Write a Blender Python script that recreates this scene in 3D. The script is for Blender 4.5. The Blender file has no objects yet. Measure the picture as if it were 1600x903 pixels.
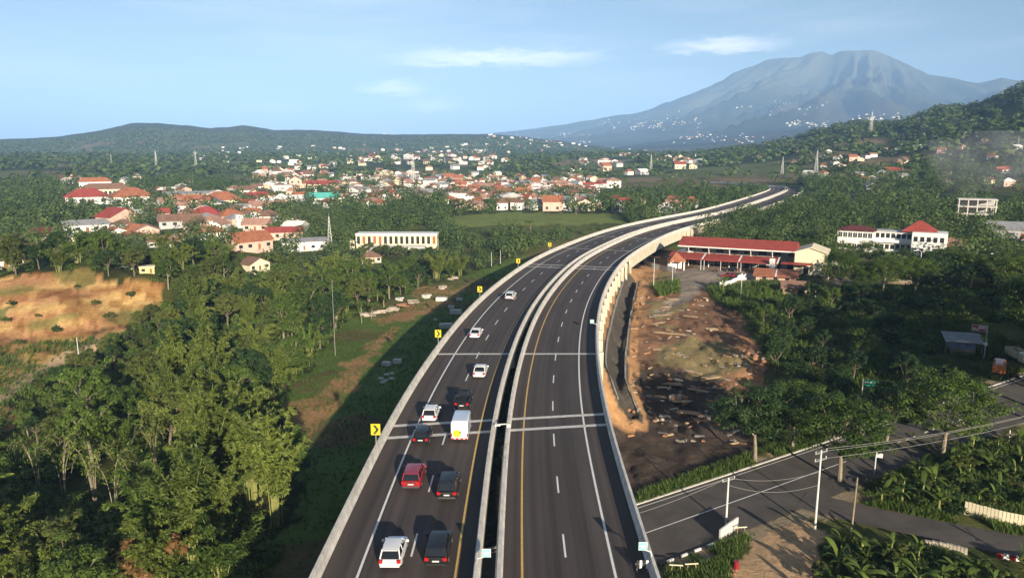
import bpy, math, random
import numpy as np
from mathutils import Matrix, Vector
R = math.radians
rng = np.random.default_rng(7)
random.seed(7)
SC = bpy.context.scene
COL = SC.collection

# ------------------------------------------------------------------ camera, sky, sun, exposure
CZ = 43.0; F = 1142.0; PITCH = math.atan((451.5 - 235.0) / F)
cam_d = bpy.data.cameras.new('camera'); cam = bpy.data.objects.new('camera', cam_d); COL.objects.link(cam)
cam.location = (0, 0, CZ); cam.rotation_euler = (math.pi / 2 - PITCH, 0, 0)
cam_d.sensor_width = 36; cam_d.lens = 36 * F / 1600; cam_d.clip_start = 1; cam_d.clip_end = 60000
SC.camera = cam
SUN_EL, SUN_AZ = 14.8, 18.0        # sun stands behind the camera, a little to the right
sun_d = bpy.data.lights.new('sun', 'SUN'); sun_d.energy = 5.0; sun_d.angle = R(0.55); sun_d.color = (1.0, .87, .68)
sun = bpy.data.objects.new('sun', sun_d); COL.objects.link(sun)
ld = Vector((-math.sin(R(SUN_AZ)) * math.cos(R(SUN_EL)), math.cos(R(SUN_AZ)) * math.cos(R(SUN_EL)), -math.sin(R(SUN_EL))))
sun.rotation_euler = ld.to_track_quat('-Z', 'Y').to_euler(); sun.location = (60, -80, 90)
SC.view_settings.view_transform = 'Standard'; SC.view_settings.look = 'None'
SC.view_settings.exposure = 1.5; SC.view_settings.gamma = 1
SC.view_settings.use_curve_mapping = False
SC.render.engine = 'CYCLES'
cy = SC.cycles
cy.use_denoising = True; cy.max_bounces = 4; cy.diffuse_bounces = 2; cy.glossy_bounces = 2; cy.transmission_bounces = 3
cy.volume_bounces = 0; cy.transparent_max_bounces = 6; cy.caustics_reflective = False; cy.caustics_refractive = False


def make_world():
    w = bpy.data.worlds.new('World'); SC.world = w; w.use_nodes = True
    nt = w.node_tree; nt.nodes.clear(); N = nt.nodes.new; L = nt.links.new
    out = N('ShaderNodeOutputWorld'); bg = N('ShaderNodeBackground'); sky = N('ShaderNodeTexSky')
    sky.sky_type = 'NISHITA'; sky.sun_disc = False; sky.sun_elevation = R(SUN_EL); sky.sun_rotation = R(180 - SUN_AZ)
    sky.altitude = 400; sky.air_density = 1.0; sky.dust_density = .5; sky.ozone_density = 1.5
    bg.inputs['Strength'].default_value = 0.033
    L(sky.outputs[0], bg.inputs['Color'])
    tc = N('ShaderNodeTexCoord'); sep = N('ShaderNodeSeparateXYZ'); L(tc.outputs['Generated'], sep.inputs[0])

    def M(op, a, b=None, c=None):
        n = N('ShaderNodeMath'); n.operation = op
        for i, v in enumerate((a, b, c)):
            if v is None: continue
            if isinstance(v, (int, float)): n.inputs[i].default_value = v
            else: L(v, n.inputs[i])
        return n.outputs[0]
    az = M('ARCTAN2', sep.outputs[0], sep.outputs[1]); el = M('ARCSINE', sep.outputs[2])
    cmb = N('ShaderNodeCombineXYZ'); L(M('MULTIPLY', az, 9.0), cmb.inputs[0]); L(M('MULTIPLY', el, 40.0), cmb.inputs[1])
    nz = N('ShaderNodeTexNoise'); nz.inputs['Scale'].default_value = 2.6; nz.inputs['Detail'].default_value = 8; nz.inputs['Roughness'].default_value = .7
    L(cmb.outputs[0], nz.inputs['Vector'])
    nv = M('SUBTRACT', nz.outputs[0], .5)
    mask = None
    # (azimuth, elevation, half width, half height, strength) of the small lens clouds
    for a, e, ha, he, s in CLOUDS:
        da = M('DIVIDE', M('SUBTRACT', az, a), ha); de = M('DIVIDE', M('SUBTRACT', el, e), he)
        de = M('ADD', de, M('MULTIPLY', nv, 2.6)); da = M('ADD', da, M('MULTIPLY', nv, .5))
        de = M('MAXIMUM', de, M('MULTIPLY', de, -1.7))
        d = M('SQRT', M('ADD', M('MULTIPLY', da, da), M('MULTIPLY', de, de)))
        m = N('ShaderNodeMapRange'); m.interpolation_type = 'SMOOTHSTEP'; L(d, m.inputs[0])
        m.inputs[1].default_value = 1.25; m.inputs[2].default_value = .1; m.inputs[3].default_value = 0; m.inputs[4].default_value = s
        mask = m.outputs[0] if mask is None else M('MAXIMUM', mask, m.outputs[0])
    # thin high cirrus everywhere
    cm2 = N('ShaderNodeCombineXYZ'); L(M('ADD', M('MULTIPLY', az, 2.0), M('MULTIPLY', el, -4.0)), cm2.inputs[0]); L(M('MULTIPLY', el, 14.0), cm2.inputs[1])
    n2 = N('ShaderNodeTexNoise'); n2.inputs['Scale'].default_value = 1.4; n2.inputs['Detail'].default_value = 5; n2.inputs['Roughness'].default_value = .55
    L(cm2.outputs[0], n2.inputs['Vector'])
    m2 = N('ShaderNodeMapRange'); L(n2.outputs[0], m2.inputs[0]); m2.inputs[1].default_value = .46; m2.inputs[2].default_value = .74; m2.inputs[4].default_value = .24
    mask = M('MAXIMUM', mask, m2.outputs[0])
    cb = N('ShaderNodeBackground'); cb.inputs['Color'].default_value = (1.0, .93, .93, 1); cb.inputs['Strength'].default_value = .60
    mix = N('ShaderNodeMixShader'); L(mask, mix.inputs[0]); L(bg.outputs[0], mix.inputs[1]); L(cb.outputs[0], mix.inputs[2])
    L(mix.outputs[0], out.inputs['Surface'])


def dirpx(px, py):
    u = (px - 800) / F; t = (py - 451.5) / F
    d = np.array([u, math.cos(PITCH) - t * math.sin(PITCH), -math.sin(PITCH) - t * math.cos(PITCH)])
    return d


def azel(px, py):
    d = dirpx(px, py); return math.atan2(d[0], d[1]), math.atan2(d[2], math.hypot(d[0], d[1]))


CLOUDS = []
for x, y, hw, hh, s in ((765, 94, 180, 20, .85), (612, 142, 56, 15, 1.0), (675, 168, 50, 16, .95), (1130, 73, 95, 15, .85), (420, 172, 60, 14, .5), (850, 90, 100, 12, .75)):
    a, e = azel(x, y); CLOUDS.append((a, e, hw / F, hh / F, s))
make_world()

# ------------------------------------------------------------------ numeric helpers
def sstep(a, b, x):
    t = np.clip((np.asarray(x, float) - a) / (b - a), 0, 1); return t * t * (3 - 2 * t)


def _hash(ix, iy, seed):
    h = (ix.astype(np.int64) * 374761393 + iy.astype(np.int64) * 668265263 + seed * 1442695041) & 0xffffffff
    h = ((h ^ (h >> 13)) * 1274126177) & 0xffffffff
    return ((h ^ (h >> 16)) & 0xffff) / 65535.0


def vnoise(x, y, seed=0):
    x = np.asarray(x, float); y = np.asarray(y, float)
    ix = np.floor(x); iy = np.floor(y); fx = x - ix; fy = y - iy
    fx = fx * fx * (3 - 2 * fx); fy = fy * fy * (3 - 2 * fy)
    a = _hash(ix, iy, seed); b = _hash(ix + 1, iy, seed); c = _hash(ix, iy + 1, seed); d = _hash(ix + 1, iy + 1, seed)
    return (a * (1 - fx) + b * fx) * (1 - fy) + (c * (1 - fx) + d * fx) * fy


def fbm(x, y, seed=0, oct=4):
    s = 0; a = .5; n = 0
    for k in range(oct):
        s = s + a * vnoise(x * 2 ** k, y * 2 ** k, seed + k * 17); n += a; a *= .5
    return s / n


def inpoly(px, py, poly):
    px = np.asarray(px, float); py = np.asarray(py, float); r = np.zeros(px.shape, bool)
    j = len(poly) - 1
    for i in range(len(poly)):
        xi, yi = poly[i]; xj, yj = poly[j]
        if yi != yj:
            r ^= ((yi > py) != (yj > py)) & (px < (xj - xi) * (py - yi) / (yj - yi) + xi)
        j = i
    return r


def pdist(x, y, pts):
    x = np.asarray(x, float); y = np.asarray(y, float); d = np.full(x.shape, 1e9)
    for (ax, ay), (bx, by) in zip(pts[:-1], pts[1:]):
        vx, vy = bx - ax, by - ay
        t = np.clip(((x - ax) * vx + (y - ay) * vy) / (vx * vx + vy * vy + 1e-9), 0, 1)
        d = np.minimum(d, np.hypot(x - ax - t * vx, y - ay - t * vy))
    return d


def smooth_path(pts, step=2.0, sig=10.0):
    P = np.array(pts, float); s = np.r_[0, np.cumsum(np.hypot(*np.diff(P, axis=0).T))]
    n = int(s[-1] / step); q = np.linspace(0, s[-1], n + 1)
    A = np.c_[np.interp(q, s, P[:, 0]), np.interp(q, s, P[:, 1])]
    k = int(3 * sig / step); w = np.exp(-.5 * (np.arange(-k, k + 1) * step / sig) ** 2); w /= w.sum()
    B = np.vstack([2 * A[0] - A[k:0:-1], A, 2 * A[-1] - A[-2:-k - 2:-1]])
    return np.c_[np.convolve(B[:, 0], w, 'valid'), np.convolve(B[:, 1], w, 'valid')]


def plane_pt(px, py, z):
    d = dirpx(px, py); k = (z - CZ) / d[2]; return d[0] * k, d[1] * k


def project(x, y, z):
    x = np.asarray(x, float); y = np.asarray(y, float); z = np.asarray(z, float) - CZ
    dep = y * math.cos(PITCH) - z * math.sin(PITCH); up = y * math.sin(PITCH) + z * math.cos(PITCH)
    dep = np.where(dep < 1, 1e-3, dep)
    return 800 + F * x / dep, 451.5 - F * up / dep


# ------------------------------------------------------------------ the toll road's line
DECK = 12.0
MED = [(780, 900), (791, 677), (797.5, 620), (812, 560), (822.5, 525), (831.8, 500.5), (846.8, 472), (865.6, 446), (889, 421), (913, 400.7), (943, 385.3),
       (980, 368), (1010, 357.5), (1040, 349.5), (1070, 343), (1100, 337), (1130, 331), (1155, 324), (1180, 316), (1205, 307.5), (1224, 300), (1232.5, 295.5), (1229, 290.5)]
mp = [plane_pt(x, y, DECK + 1) for x, y in MED]
far_end = [(224, 640), (219, 690), (205, 730)]
CL = smooth_path([(-1.2, -140), (-1.2, -40)] + mp + far_end, 2.0, 13.0)
CT = np.gradient(CL, axis=0); CT /= np.hypot(CT[:, 0], CT[:, 1])[:, None]
CN = np.c_[CT[:, 1], -CT[:, 0]]          # to the right of travel
CS = np.r_[0, np.cumsum(np.hypot(*np.diff(CL, axis=0).T))]
def s_at_y(y): return float(np.interp(y, CL[:, 1], CS))       # valid while the road still runs away from the camera
def road_pt(s, off):
    p = np.array([np.interp(s, CS, CL[:, 0]), np.interp(s, CS, CL[:, 1])]); n = np.array([np.interp(s, CS, CN[:, 0]), np.interp(s, CS, CN[:, 1])])
    return p + n * off
def road_dir(s):
    t = np.array([np.interp(s, CS, CT[:, 0]), np.interp(s, CS, CT[:, 1])]); return t / np.hypot(*t)
_ky = CL[:, 1]; _i = np.argmax(_ky)
def road_x(y): return np.interp(y, CL[:_i + 1, 1], CL[:_i + 1, 0])

# ------------------------------------------------------------------ terrain height
def prof(pts, R0):
    a = []
    for x, y in pts:
        A, E = azel(x, y); a.append((A, CZ + R0 * math.tan(E)))
    a.sort(); return np.array([p[0] for p in a]), np.array([p[1] for p in a])
RIDGE = prof([(-900, 235), (-400, 226), (0, 222), (60, 219), (100, 216), (160, 207), (205, 198), (240, 197), (290, 200), (330, 205), (380, 200), (430, 207), (500, 208), (560, 212), (620, 214), (700, 213), (780, 214), (860, 222), (950, 235), (1100, 245)], 3600)
VOLC = prof([(300, 232), (600, 222), (700, 213), (760, 209), (830, 202), (900, 192), (940, 185), (1000, 175), (1050, 159), (1090, 143), (1130, 127), (1145, 115), (1165, 107), (1200, 94), (1225, 91), (1250, 91), (1270, 82), (1285, 80), (1300, 86), (1310, 82), (1335, 79), (1365, 78), (1385, 86), (1415, 99), (1450, 116), (1500, 125), (1530, 130), (1550, 125), (1565, 121), (1580, 126), (1620, 132), (1760, 155), (2100, 200), (3000, 230)], 9500)
RHILL = prof([(1080, 247), (1180, 236), (1240, 223), (1285, 212), (1337, 204), (1394, 203), (1431, 193), (1469, 178), (1532, 173), (1562, 159), (1600, 143), (1700, 120), (2000, 110), (2600, 150), (4000, 200)], 1700)
QM = [(-128, 187, 4.5, 12), (-112, 196, 3.6, 8), (-98, 190, 2.6, 7), (-140, 205, 3.0, 9), (-118, 172, 2.0, 9), (-86, 196, 2.2, 6), (-104, 176, 1.4, 6), (-92, 205, 3.0, 7)]
DITCH = [plane_pt(986, 446, 5.3), plane_pt(971, 510, 3.4), plane_pt(962, 580, 1.6), plane_pt(960, 640, .4), plane_pt(984, 664, .2)]
ROADLOW = smooth_path([plane_pt(x, y, 0) for x, y in ((700, 930), (900, 872), (1040, 822), (1150, 783), (1250, 747), (1350, 711), (1450, 676), (1600, 628), (1800, 566))], 2.0, 6)
LANE = smooth_path([plane_pt(x, y, 0) for x, y in ((1215, 770), (1290, 792), (1360, 808), (1440, 824), (1520, 840), (1620, 860), (1800, 890))], 1.5, 5)

ROADC = np.vstack([ROADLOW[::14], ROADLOW[-1:]]); LANEC = np.vstack([LANE[::8], LANE[-1:]])

def gully(x, y):
    # spurs and ravines run down from the summit
    dx = x - 10600 * math.sin(.445); dy = 10600 * math.cos(.445) - y; th = np.arctan2(dx, dy); rho = np.hypot(dx, dy)
    w = fbm(x / 1500, y / 1500, 61, 3) - .5
    return 1 - np.abs(2 * fbm(th * 7.5 + 2.2 * w, rho / 3000, 44, 4) - 1), 1 - np.abs(2 * fbm(th * 22 + 4 * w, rho / 1500, 45, 3) - 1)


def height(x, y):
    x = np.asarray(x, float); y = np.asarray(y, float)
    r = np.hypot(x, y); a = np.arctan2(x, y)
    side = x - road_x(y)
    hl = 8 * sstep(250, 372, y)
    hr = 6 * sstep(98, 205, y) + 4 * sstep(240, 345, y)
    h = hl + (hr - hl) * sstep(-9, 8, side)
    # earth bank against the right edge of the elevated road
    bank = 8.2 - np.clip(side - 12.5, 0, 30) * 1.0
    bank = np.where(side < 3, bank - (3 - side) * 1.2, bank)
    wb = sstep(100, 116, y) * (1 - sstep(214, 232, y))
    h = np.maximum(h, bank * wb + h * (1 - wb) if False else np.where(wb > 0, h + (np.maximum(bank, h) - h) * wb, h))
    dd = pdist(x, y, DITCH)
    h = h - 1.7 * (1 - sstep(.9, 1.5, dd))
    # borrow pit on the left
    q = sstep(-215, -200, x) * (1 - sstep(-92, -76, x + 3 * np.sin(y * .11))) * sstep(128, 150, y) * (1 - sstep(262, 275, y))
    ed = 232 + 6 * np.sin(x * .13) + 5 * (vnoise(x * .07, y * 0, 5) - .5)
    hq = 1.0 + 4.2 * sstep(150, 222, y) + 4.6 * sstep(ed, ed + 6, y)
    for mx, my, am, sg in QM:
        hq = hq + 1.7 * am * np.exp(-((x - mx) ** 2 + (y - my) ** 2) / (2 * sg * sg))
    hq = hq + 3.0 * (fbm(x / 10, y / 10, 3) - .5)
    st_ = np.floor(hq / 1.5) * 1.5 + 1.5 * sstep(.55, 1.0, hq / 1.5 - np.floor(hq / 1.5)); hq = .35 * hq + .65 * st_ + .9 * (fbm(x / 2.8, y / 2.8, 8, 3) - .5)
    h = h + (hq - h) * q
    flat = np.minimum(sstep(6, 10, pdist(x, y, ROADC)), sstep(3.5, 7, pdist(x, y, LANEC)))
    yard = sstep(11, 16, side) * (1 - sstep(70, 85, side)) * sstep(85, 96, y) * (1 - sstep(215, 235, y))
    h = h + 1.5 * yard * (fbm(x / 3.2, y / 3.2, 14, 3) - .5) * flat + yard * .28 * np.sin(x * 3.1 + 2 * np.sin(y * .05)) * sstep(.5, .62, vnoise(x / 7, y / 30, 19)) + (.5 + .5 * yard) * (fbm(x / 5, y / 5, 4, 3) - .5) * flat * sstep(30, 60, r)
    h = h + 5.0 * (fbm(x / 160, y / 160, 12, 3) - .5) * sstep(380, 700, r)
    # ridge on the left, hill on the right, the volcano
    rz = np.interp(a, *RIDGE); w = np.exp(-((r - 3600) / np.where(r < 3600, 1050, 1800)) ** 2)
    rg = rz * w * (1 + .22 * (fbm(x / 500, y / 500, 21, 4) - .5) * (1 - np.exp(-((r - 3600) / 500) ** 2)))
    hz = np.interp(a, *RHILL); w2 = np.where(r < 1700, sstep(420, 1700, r) ** 1.25, 1 - .75 * sstep(1700, 3000, r))
    rh = np.maximum(hz - 6, 0) * w2 * (1 + .35 * (fbm(x / 240, y / 240, 33, 4) - .5) * (1 - np.exp(-((r - 1700) / 260) ** 2)))
    vz = np.interp(a, *VOLC); t = np.clip((r - 2600) / 6900, 0, 1); w3 = np.where(r < 9500, t ** 1.55, np.clip(1 - (r - 9500) / 9000, 0, 1))
    rd, rd2 = gully(x, y)
    vo = np.maximum(vz - 8, 0) * w3
    crest = np.exp(-((r - 9500) / 380) ** 2)
    vo = vo * (1 - (.62 * (1 - rd) + .22 * (1 - rd2) + .10 * fbm(x / 420, y / 420, 71, 4)) * sstep(3600, 5600, r) * (1 - crest))
    fine = 9 * (fbm(x / 70, y / 70, 36, 3) - .5) * sstep(900, 1500, r) * sstep(25, 80, np.maximum(rg, rh)) + 34 * (fbm(x / 170, y / 170, 37, 3) - .5) * sstep(150, 500, vo)
    return h + np.maximum(np.maximum(rg, rh), vo) + fine


def H1(x, y): return float(height(np.array([x]), np.array([y]))[0])
_T = np.geomspace(25, 16000, 520)
def U(px, py, off=0.0):
    d = dirpx(px, py); d = d / math.hypot(d[0], d[1])
    g = height(d[0] * _T, d[1] * _T) + off - (CZ + d[2] * _T)
    i = np.argmax(g > 0)
    if g[i] <= 0: i = len(_T) - 1
    if i == 0: t = _T[0]
    else: t = _T[i - 1] + (_T[i] - _T[i - 1]) * (-g[i - 1]) / (g[i] - g[i - 1])
    x, y = d[0] * t, d[1] * t
    return x, y, H1(x, y)


# ------------------------------------------------------------------ materials
MATS = {}
def mat(name, col, rough=.8, var=.25, scale=1.0, bump=0.0, bscale=None, metal=0.0, col2=None, emit=None, coat=0.0, spec=.3, detail=5):
    if name in MATS: return MATS[name]
    m = bpy.data.materials.new(name); m.use_nodes = True; nt = m.node_tree; p = nt.nodes['Principled BSDF']
    p.inputs['Roughness'].default_value = rough; p.inputs['Metallic'].default_value = metal
    p.inputs['Specular IOR Level'].default_value = spec
    if coat: p.inputs['Coat Weight'].default_value = coat; p.inputs['Coat Roughness'].default_value = .08
    N = nt.nodes.new; L = nt.links.new
    if var or bump:
        tc = N('ShaderNodeTexCoord'); nz = N('ShaderNodeTexNoise'); nz.inputs['Scale'].default_value = scale; nz.inputs['Detail'].default_value = detail; nz.inputs['Roughness'].default_value = .65
        L(tc.outputs['Object'], nz.inputs['Vector'])
        mx = N('ShaderNodeMix'); mx.data_type = 'RGBA'
        c2 = col2 if col2 else tuple(c * (1 - var) for c in col)
        c1 = col if col2 else tuple(min(1, c * (1 + var)) for c in col)
        mx.inputs[6].default_value = (*c2, 1); mx.inputs[7].default_value = (*c1, 1)
        mr = N('ShaderNodeMapRange'); L(nz.outputs[0], mr.inputs[0]); mr.inputs[1].default_value = .3; mr.inputs[2].default_value = .7
        L(mr.outputs[0], mx.inputs[0]); L(mx.outputs[2], p.inputs['Base Color'])
        if bump:
            b = N('ShaderNodeBump'); b.inputs['Strength'].default_value = bump; b.inputs['Distance'].default_value = .05
            n2 = N('ShaderNodeTexNoise'); n2.inputs['Scale'].default_value = bscale or scale * 6; n2.inputs['Detail'].default_value = 4
            L(tc.outputs['Object'], n2.inputs['Vector']); L(n2.outputs[0], b.inputs['Height']); L(b.outputs[0], p.inputs['Normal'])
    else:
        p.inputs['Base Color'].default_value = (*col, 1)
    if emit:
        p.inputs['Emission Color'].default_value = (*emit[0], 1); p.inputs['Emission Strength'].default_value = emit[1]
    MATS[name] = m; return m


def leafmat(name, c1, c2, trans=.3):
    m = bpy.data.materials.new(name); m.use_nodes = True; nt = m.node_tree; nt.nodes.clear(); N = nt.nodes.new; L = nt.links.new
    out = N('ShaderNodeOutputMaterial'); df = N('ShaderNodeBsdfPrincipled'); tr = N('ShaderNodeBsdfTranslucent'); mx = N('ShaderNodeMixShader'); mx.inputs[0].default_value = trans
    df.inputs['Roughness'].default_value = .55; df.inputs['Specular IOR Level'].default_value = .25
    at = N('ShaderNodeAttribute'); at.attribute_name = 'tint'; oi = N('ShaderNodeObjectInfo')
    ad = N('ShaderNodeMath'); ad.operation = 'MULTIPLY_ADD'; L(oi.outputs['Random'], ad.inputs[0]); ad.inputs[1].default_value = .62
    sc = N('ShaderNodeMath'); sc.operation = 'MULTIPLY'; L(at.outputs['Fac'], sc.inputs[0]); sc.inputs[1].default_value = .5
    L(sc.outputs[0], ad.inputs[2])
    cm = N('ShaderNodeMix'); cm.data_type = 'RGBA'; cm.inputs[6].default_value = (*c1, 1); cm.inputs[7].default_value = (*c2, 1); L(ad.outputs[0], cm.inputs[0])
    L(cm.outputs[2], df.inputs['Base Color'])
    hs = N('ShaderNodeHueSaturation'); hs.inputs['Value'].default_value = 1.25; hs.inputs['Hue'].default_value = .49; L(cm.outputs[2], hs.inputs['Color']); L(hs.outputs[0], tr.inputs['Color'])
    L(df.outputs[0], mx.inputs[1]); L(tr.outputs[0], mx.inputs[2]); L(mx.outputs[0], out.inputs['Surface'])
    MATS[name] = m; return m


leafmat('leaf_mid', (.030, .062, .012), (.125, .19, .034))
leafmat('leaf_dark', (.017, .042, .014), (.052, .095, .026))
leafmat('leaf_bamboo', (.055, .090, .016), (.195, .24, .048))
leafmat('leaf_olive', (.050, .074, .018), (.15, .175, .042))
leafmat('leaf_banana', (.05, .10, .018), (.14, .19, .04), .35)
leafmat('leaf_rust', (.16, .09, .03), (.26, .15, .06))
leafmat('leaf_far', (.022, .050, .017), (.10, .148, .04), .2)
leafmat('grass_blade', (.05, .095, .018), (.125, .185, .04), .3)
mat('bark', (.16, .13, .09), .9, .35, 3)
mat('bark_pale', (.25, .215, .15), .9, .3, 3)
mat('culm', (.24, .25, .08), .6, .3, 2)
mat('asphalt', (.068, .053, .047), .85, .18, .12, .25, 30)
mat('asphalt_old', (.095, .083, .074), .9, .25, .3, .3, 20)
mat('concrete', (.60, .57, .52), .85, .26, .9, .15, 12)
mat('concrete_pier', (.60, .54, .42), .85, .16, .4, .15, 12)
mat('concrete_dark', (.2, .19, .175), .9, .3, .5, .2, 8)
mat('joint', (.58, .56, .52), .8, .25, 2)
mat('line_white', (.74, .73, .70), .7, .12, 1.5)
mat('line_yellow', (.62, .40, .12), .7, .15, 1.5)
mat('white_paint', (.78, .76, .72), .7, .08, .6)
mat('cream_paint', (.70, .62, .44), .75, .12, .6)
mat('yellow_paint', (.72, .58, .25), .75, .1, .6)
mat('pink_paint', (.62, .42, .34), .75, .12, .6)
mat('grey_paint', (.40, .40, .40), .75, .15, .6)
mat('black_paint', (.03, .03, .03), .7, .2, 1)
mat('roof_orange', (.33, .125, .065), .8, .3, .8, .3, 6)
mat('roof_red', (.30, .058, .045), .75, .2, .6, .2, 6)
mat('roof_maroon', (.12, .035, .032), .8, .25, .6, .2, 6)
mat('roof_brown', (.20, .115, .08), .85, .3, .7, .3, 6)
mat('roof_pink', (.38, .215, .16), .85, .25, .7, .3, 6)
mat('roof_grey', (.26, .26, .27), .7, .25, .5, .2, 5)
mat('roof_teal', (.10, .42, .36), .6, .15, .5)
mat('window_dark', (.03, .035, .04), .2, .2, .5, spec=.5)
mat('door_wood', (.30, .12, .05), .7, .3, 1)
mat('steel', (.45, .45, .44), .45, .15, 2, metal=.6)
mat('pole_paint', (.62, .62, .6), .6, .15, 1)
mat('timber', (.35, .255, .16), .85, .3, 1.5)
mat('rock', (.42, .36, .29), .9, .25, 1.2, .4, 5)
mat('rock_red', (.34, .18, .10), .95, .3, 1.2, .4, 5)
mat('rubber', (.02, .02, .02), .85, 0)
mat('rim', (.5, .5, .5), .35, 0, metal=.8)
mat('glass', (.012, .014, .018), .06, 0, spec=.6)
mat('lamp_red', (.42, .012, .012), .25, 0, spec=.5)
mat('plate', (.55, .55, .52), .5, 0)
mat('chrome', (.6, .6, .6), .2, 0, metal=1)
for n_, c_ in (('car_white', (.74, .74, .74)), ('car_black', (.012, .013, .015)), ('car_red', (.26, .012, .02)), ('car_grey', (.16, .17, .18)), ('van_white', (.66, .69, .75)),
               ('car_orange', (.55, .16, .03)), ('car_cream', (.62, .52, .34)), ('car_silver', (.42, .43, .45))):
    mat(n_, c_, .32, 0, coat=.6 if n_ != 'car_black' else .2, spec=.5 if n_ != 'car_black' else .25)
mat('yellow_print', (.72, .55, .02), .5, 0)
mat('sign_yellow', (.72, .50, .02), .5, 0)
mat('sign_red', (.35, .04, .03), .5, 0)
mat('sign_green', (.01, .22, .14), .5, 0)
mat('sign_teal', (.25, .62, .55), .4, 0)
mat('tarp_blue', (.22, .28, .42), .7, .2, 1)
mat('wire', (.32, .31, .29), .6, 0)

def asphalt_road():
    m = mat('asphalt_road', (.068, .053, .047), .85, 0); nt = m.node_tree; p = nt.nodes['Principled BSDF']; N = nt.nodes.new; L = nt.links.new
    uv = N('ShaderNodeUVMap'); uv.uv_map = 'lane'
    def nz(sx, sy, det, lo, hi, a, b):
        mp_ = N('ShaderNodeMapping'); mp_.inputs['Scale'].default_value = (sx, sy, 1); L(uv.outputs[0], mp_.inputs[0])
        n = N('ShaderNodeTexNoise'); n.inputs['Scale'].default_value = 1; n.inputs['Detail'].default_value = det; L(mp_.outputs[0], n.inputs['Vector'])
        r = N('ShaderNodeMapRange'); L(n.outputs[0], r.inputs[0]); r.inputs[1].default_value = lo; r.inputs[2].default_value = hi; r.inputs[3].default_value = a; r.inputs[4].default_value = b; return r.outputs[0]
    def mul(a, b):
        n = N('ShaderNodeMath'); n.operation = 'MULTIPLY'; L(a, n.inputs[0]); L(b, n.inputs[1]); return n.outputs[0]
    f = mul(mul(nz(1.1, .012, 4, .3, .7, .80, 1.2), nz(.35, .06, 5, .35, .7, .88, 1.14)), nz(6, 6, 3, .3, .7, .9, 1.1))
    f = mul(f, nz(2.2, .004, 1, .38, .5, .84, 1.04))
    v = N('ShaderNodeVectorMath'); v.operation = 'SCALE'; v.inputs[0].default_value = (.070, .056, .051); L(f, v.inputs['Scale']); L(v.outputs[0], p.inputs['Base Color'])
asphalt_road()

# ------------------------------------------------------------------ mesh helpers
class MB:
    def __init__(s): s.v = []; s.f = []; s.m = []
    def add(s, vs, fs, mi=0):
        b = len(s.v); s.v += [tuple(map(float, p)) for p in vs]; s.f += [tuple(b + i for i in f) for f in fs]; s.m += [mi] * len(fs); return s
    def box(s, x0, x1, y0, y1, z0, z1, mi=0, taper=0.0):
        t = taper
        return s.add([(x0, y0, z0), (x1, y0, z0), (x1, y1, z0), (x0, y1, z0), (x0 + t, y0 + t, z1), (x1 - t, y0 + t, z1), (x1 - t, y1 - t, z1), (x0 + t, y1 - t, z1)],
                     [(3, 2, 1, 0), (4, 5, 6, 7), (0, 1, 5, 4), (1, 2, 6, 5), (2, 3, 7, 6), (3, 0, 4, 7)], mi)
    def tube(s, pts, rad, n=6, mi=0, cap=True):
        pts = [Vector(p) for p in pts]
        if isinstance(rad, (int, float)): rad = [rad] * len(pts)
        vs = []
        for i, p in enumerate(pts):
            d = (pts[min(i + 1, len(pts) - 1)] - pts[max(i - 1, 0)]).normalized()
            a = d.cross(Vector((0, 0, 1)) if abs(d.z) < .9 else Vector((1, 0, 0))).normalized(); b = d.cross(a)
            for k in range(n):
                t = 2 * math.pi * k / n; vs.append(p + (a * math.cos(t) + b * math.sin(t)) * rad[i])
        fs = [(i * n + k, i * n + (k + 1) % n, (i + 1) * n + (k + 1) % n, (i + 1) * n + k) for i in range(len(pts) - 1) for k in range(n)]
        if cap: fs += [tuple(range(n - 1, -1, -1)), tuple(range((len(pts) - 1) * n, len(pts) * n))]
        return s.add(vs, fs, mi)
    def loft(s, rings, mi=0, closed=True, cap=True):
        n = len(rings[0]); vs = [p for r in rings for p in r]
        kk = n if closed else n - 1
        fs = [(i * n + k, i * n + (k + 1) % n, (i + 1) * n + (k + 1) % n, (i + 1) * n + k) for i in range(len(rings) - 1) for k in range(kk)]
        if cap: fs += [tuple(range(n - 1, -1, -1)), tuple(range((len(rings) - 1) * n, len(rings) * n))]
        return s.add(vs, fs, mi)
    def mesh(s, name, mats, smooth=False):
        me = bpy.data.meshes.new(name); me.from_pydata(s.v, [], s.f)
        for m in mats: me.materials.append(MATS[m] if isinstance(m, str) else m)
        if len(mats) > 1: me.polygons.foreach_set('material_index', s.m)
        if smooth: me.polygons.foreach_set('use_smooth', [True] * len(s.f))
        me.update(); return me


def np_mesh(name, verts, quads=None, tris=None, mats=('leaf_mid',), tint=None, mi=None, smooth=False):
    me = bpy.data.meshes.new(name); nq = 0 if quads is None else len(quads); ntr = 0 if tris is None else len(tris)
    me.vertices.add(len(verts)); me.vertices.foreach_set('co', np.asarray(verts, np.float32).ravel())
    idx = []
    if nq: idx.append(np.asarray(quads, np.int32).ravel())
    if ntr: idx.append(np.asarray(tris, np.int32).ravel())
    idx = np.concatenate(idx); me.loops.add(len(idx)); me.loops.foreach_set('vertex_index', idx)
    me.polygons.add(nq + ntr)
    st = np.r_[np.arange(nq) * 4, nq * 4 + np.arange(ntr) * 3].astype(np.int32)
    me.polygons.foreach_set('loop_start', st)
    for m in mats: me.materials.append(MATS[m])
    if mi is not None: me.polygons.foreach_set('material_index', np.asarray(mi, np.int32))
    if smooth: me.polygons.foreach_set('use_smooth', np.ones(nq + ntr, bool))
    me.update(calc_edges=True)
    if tint is not None:
        a = me.attributes.new('tint', 'FLOAT', 'POINT'); a.data.foreach_set('value', np.asarray(tint, np.float32))
    return me


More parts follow.
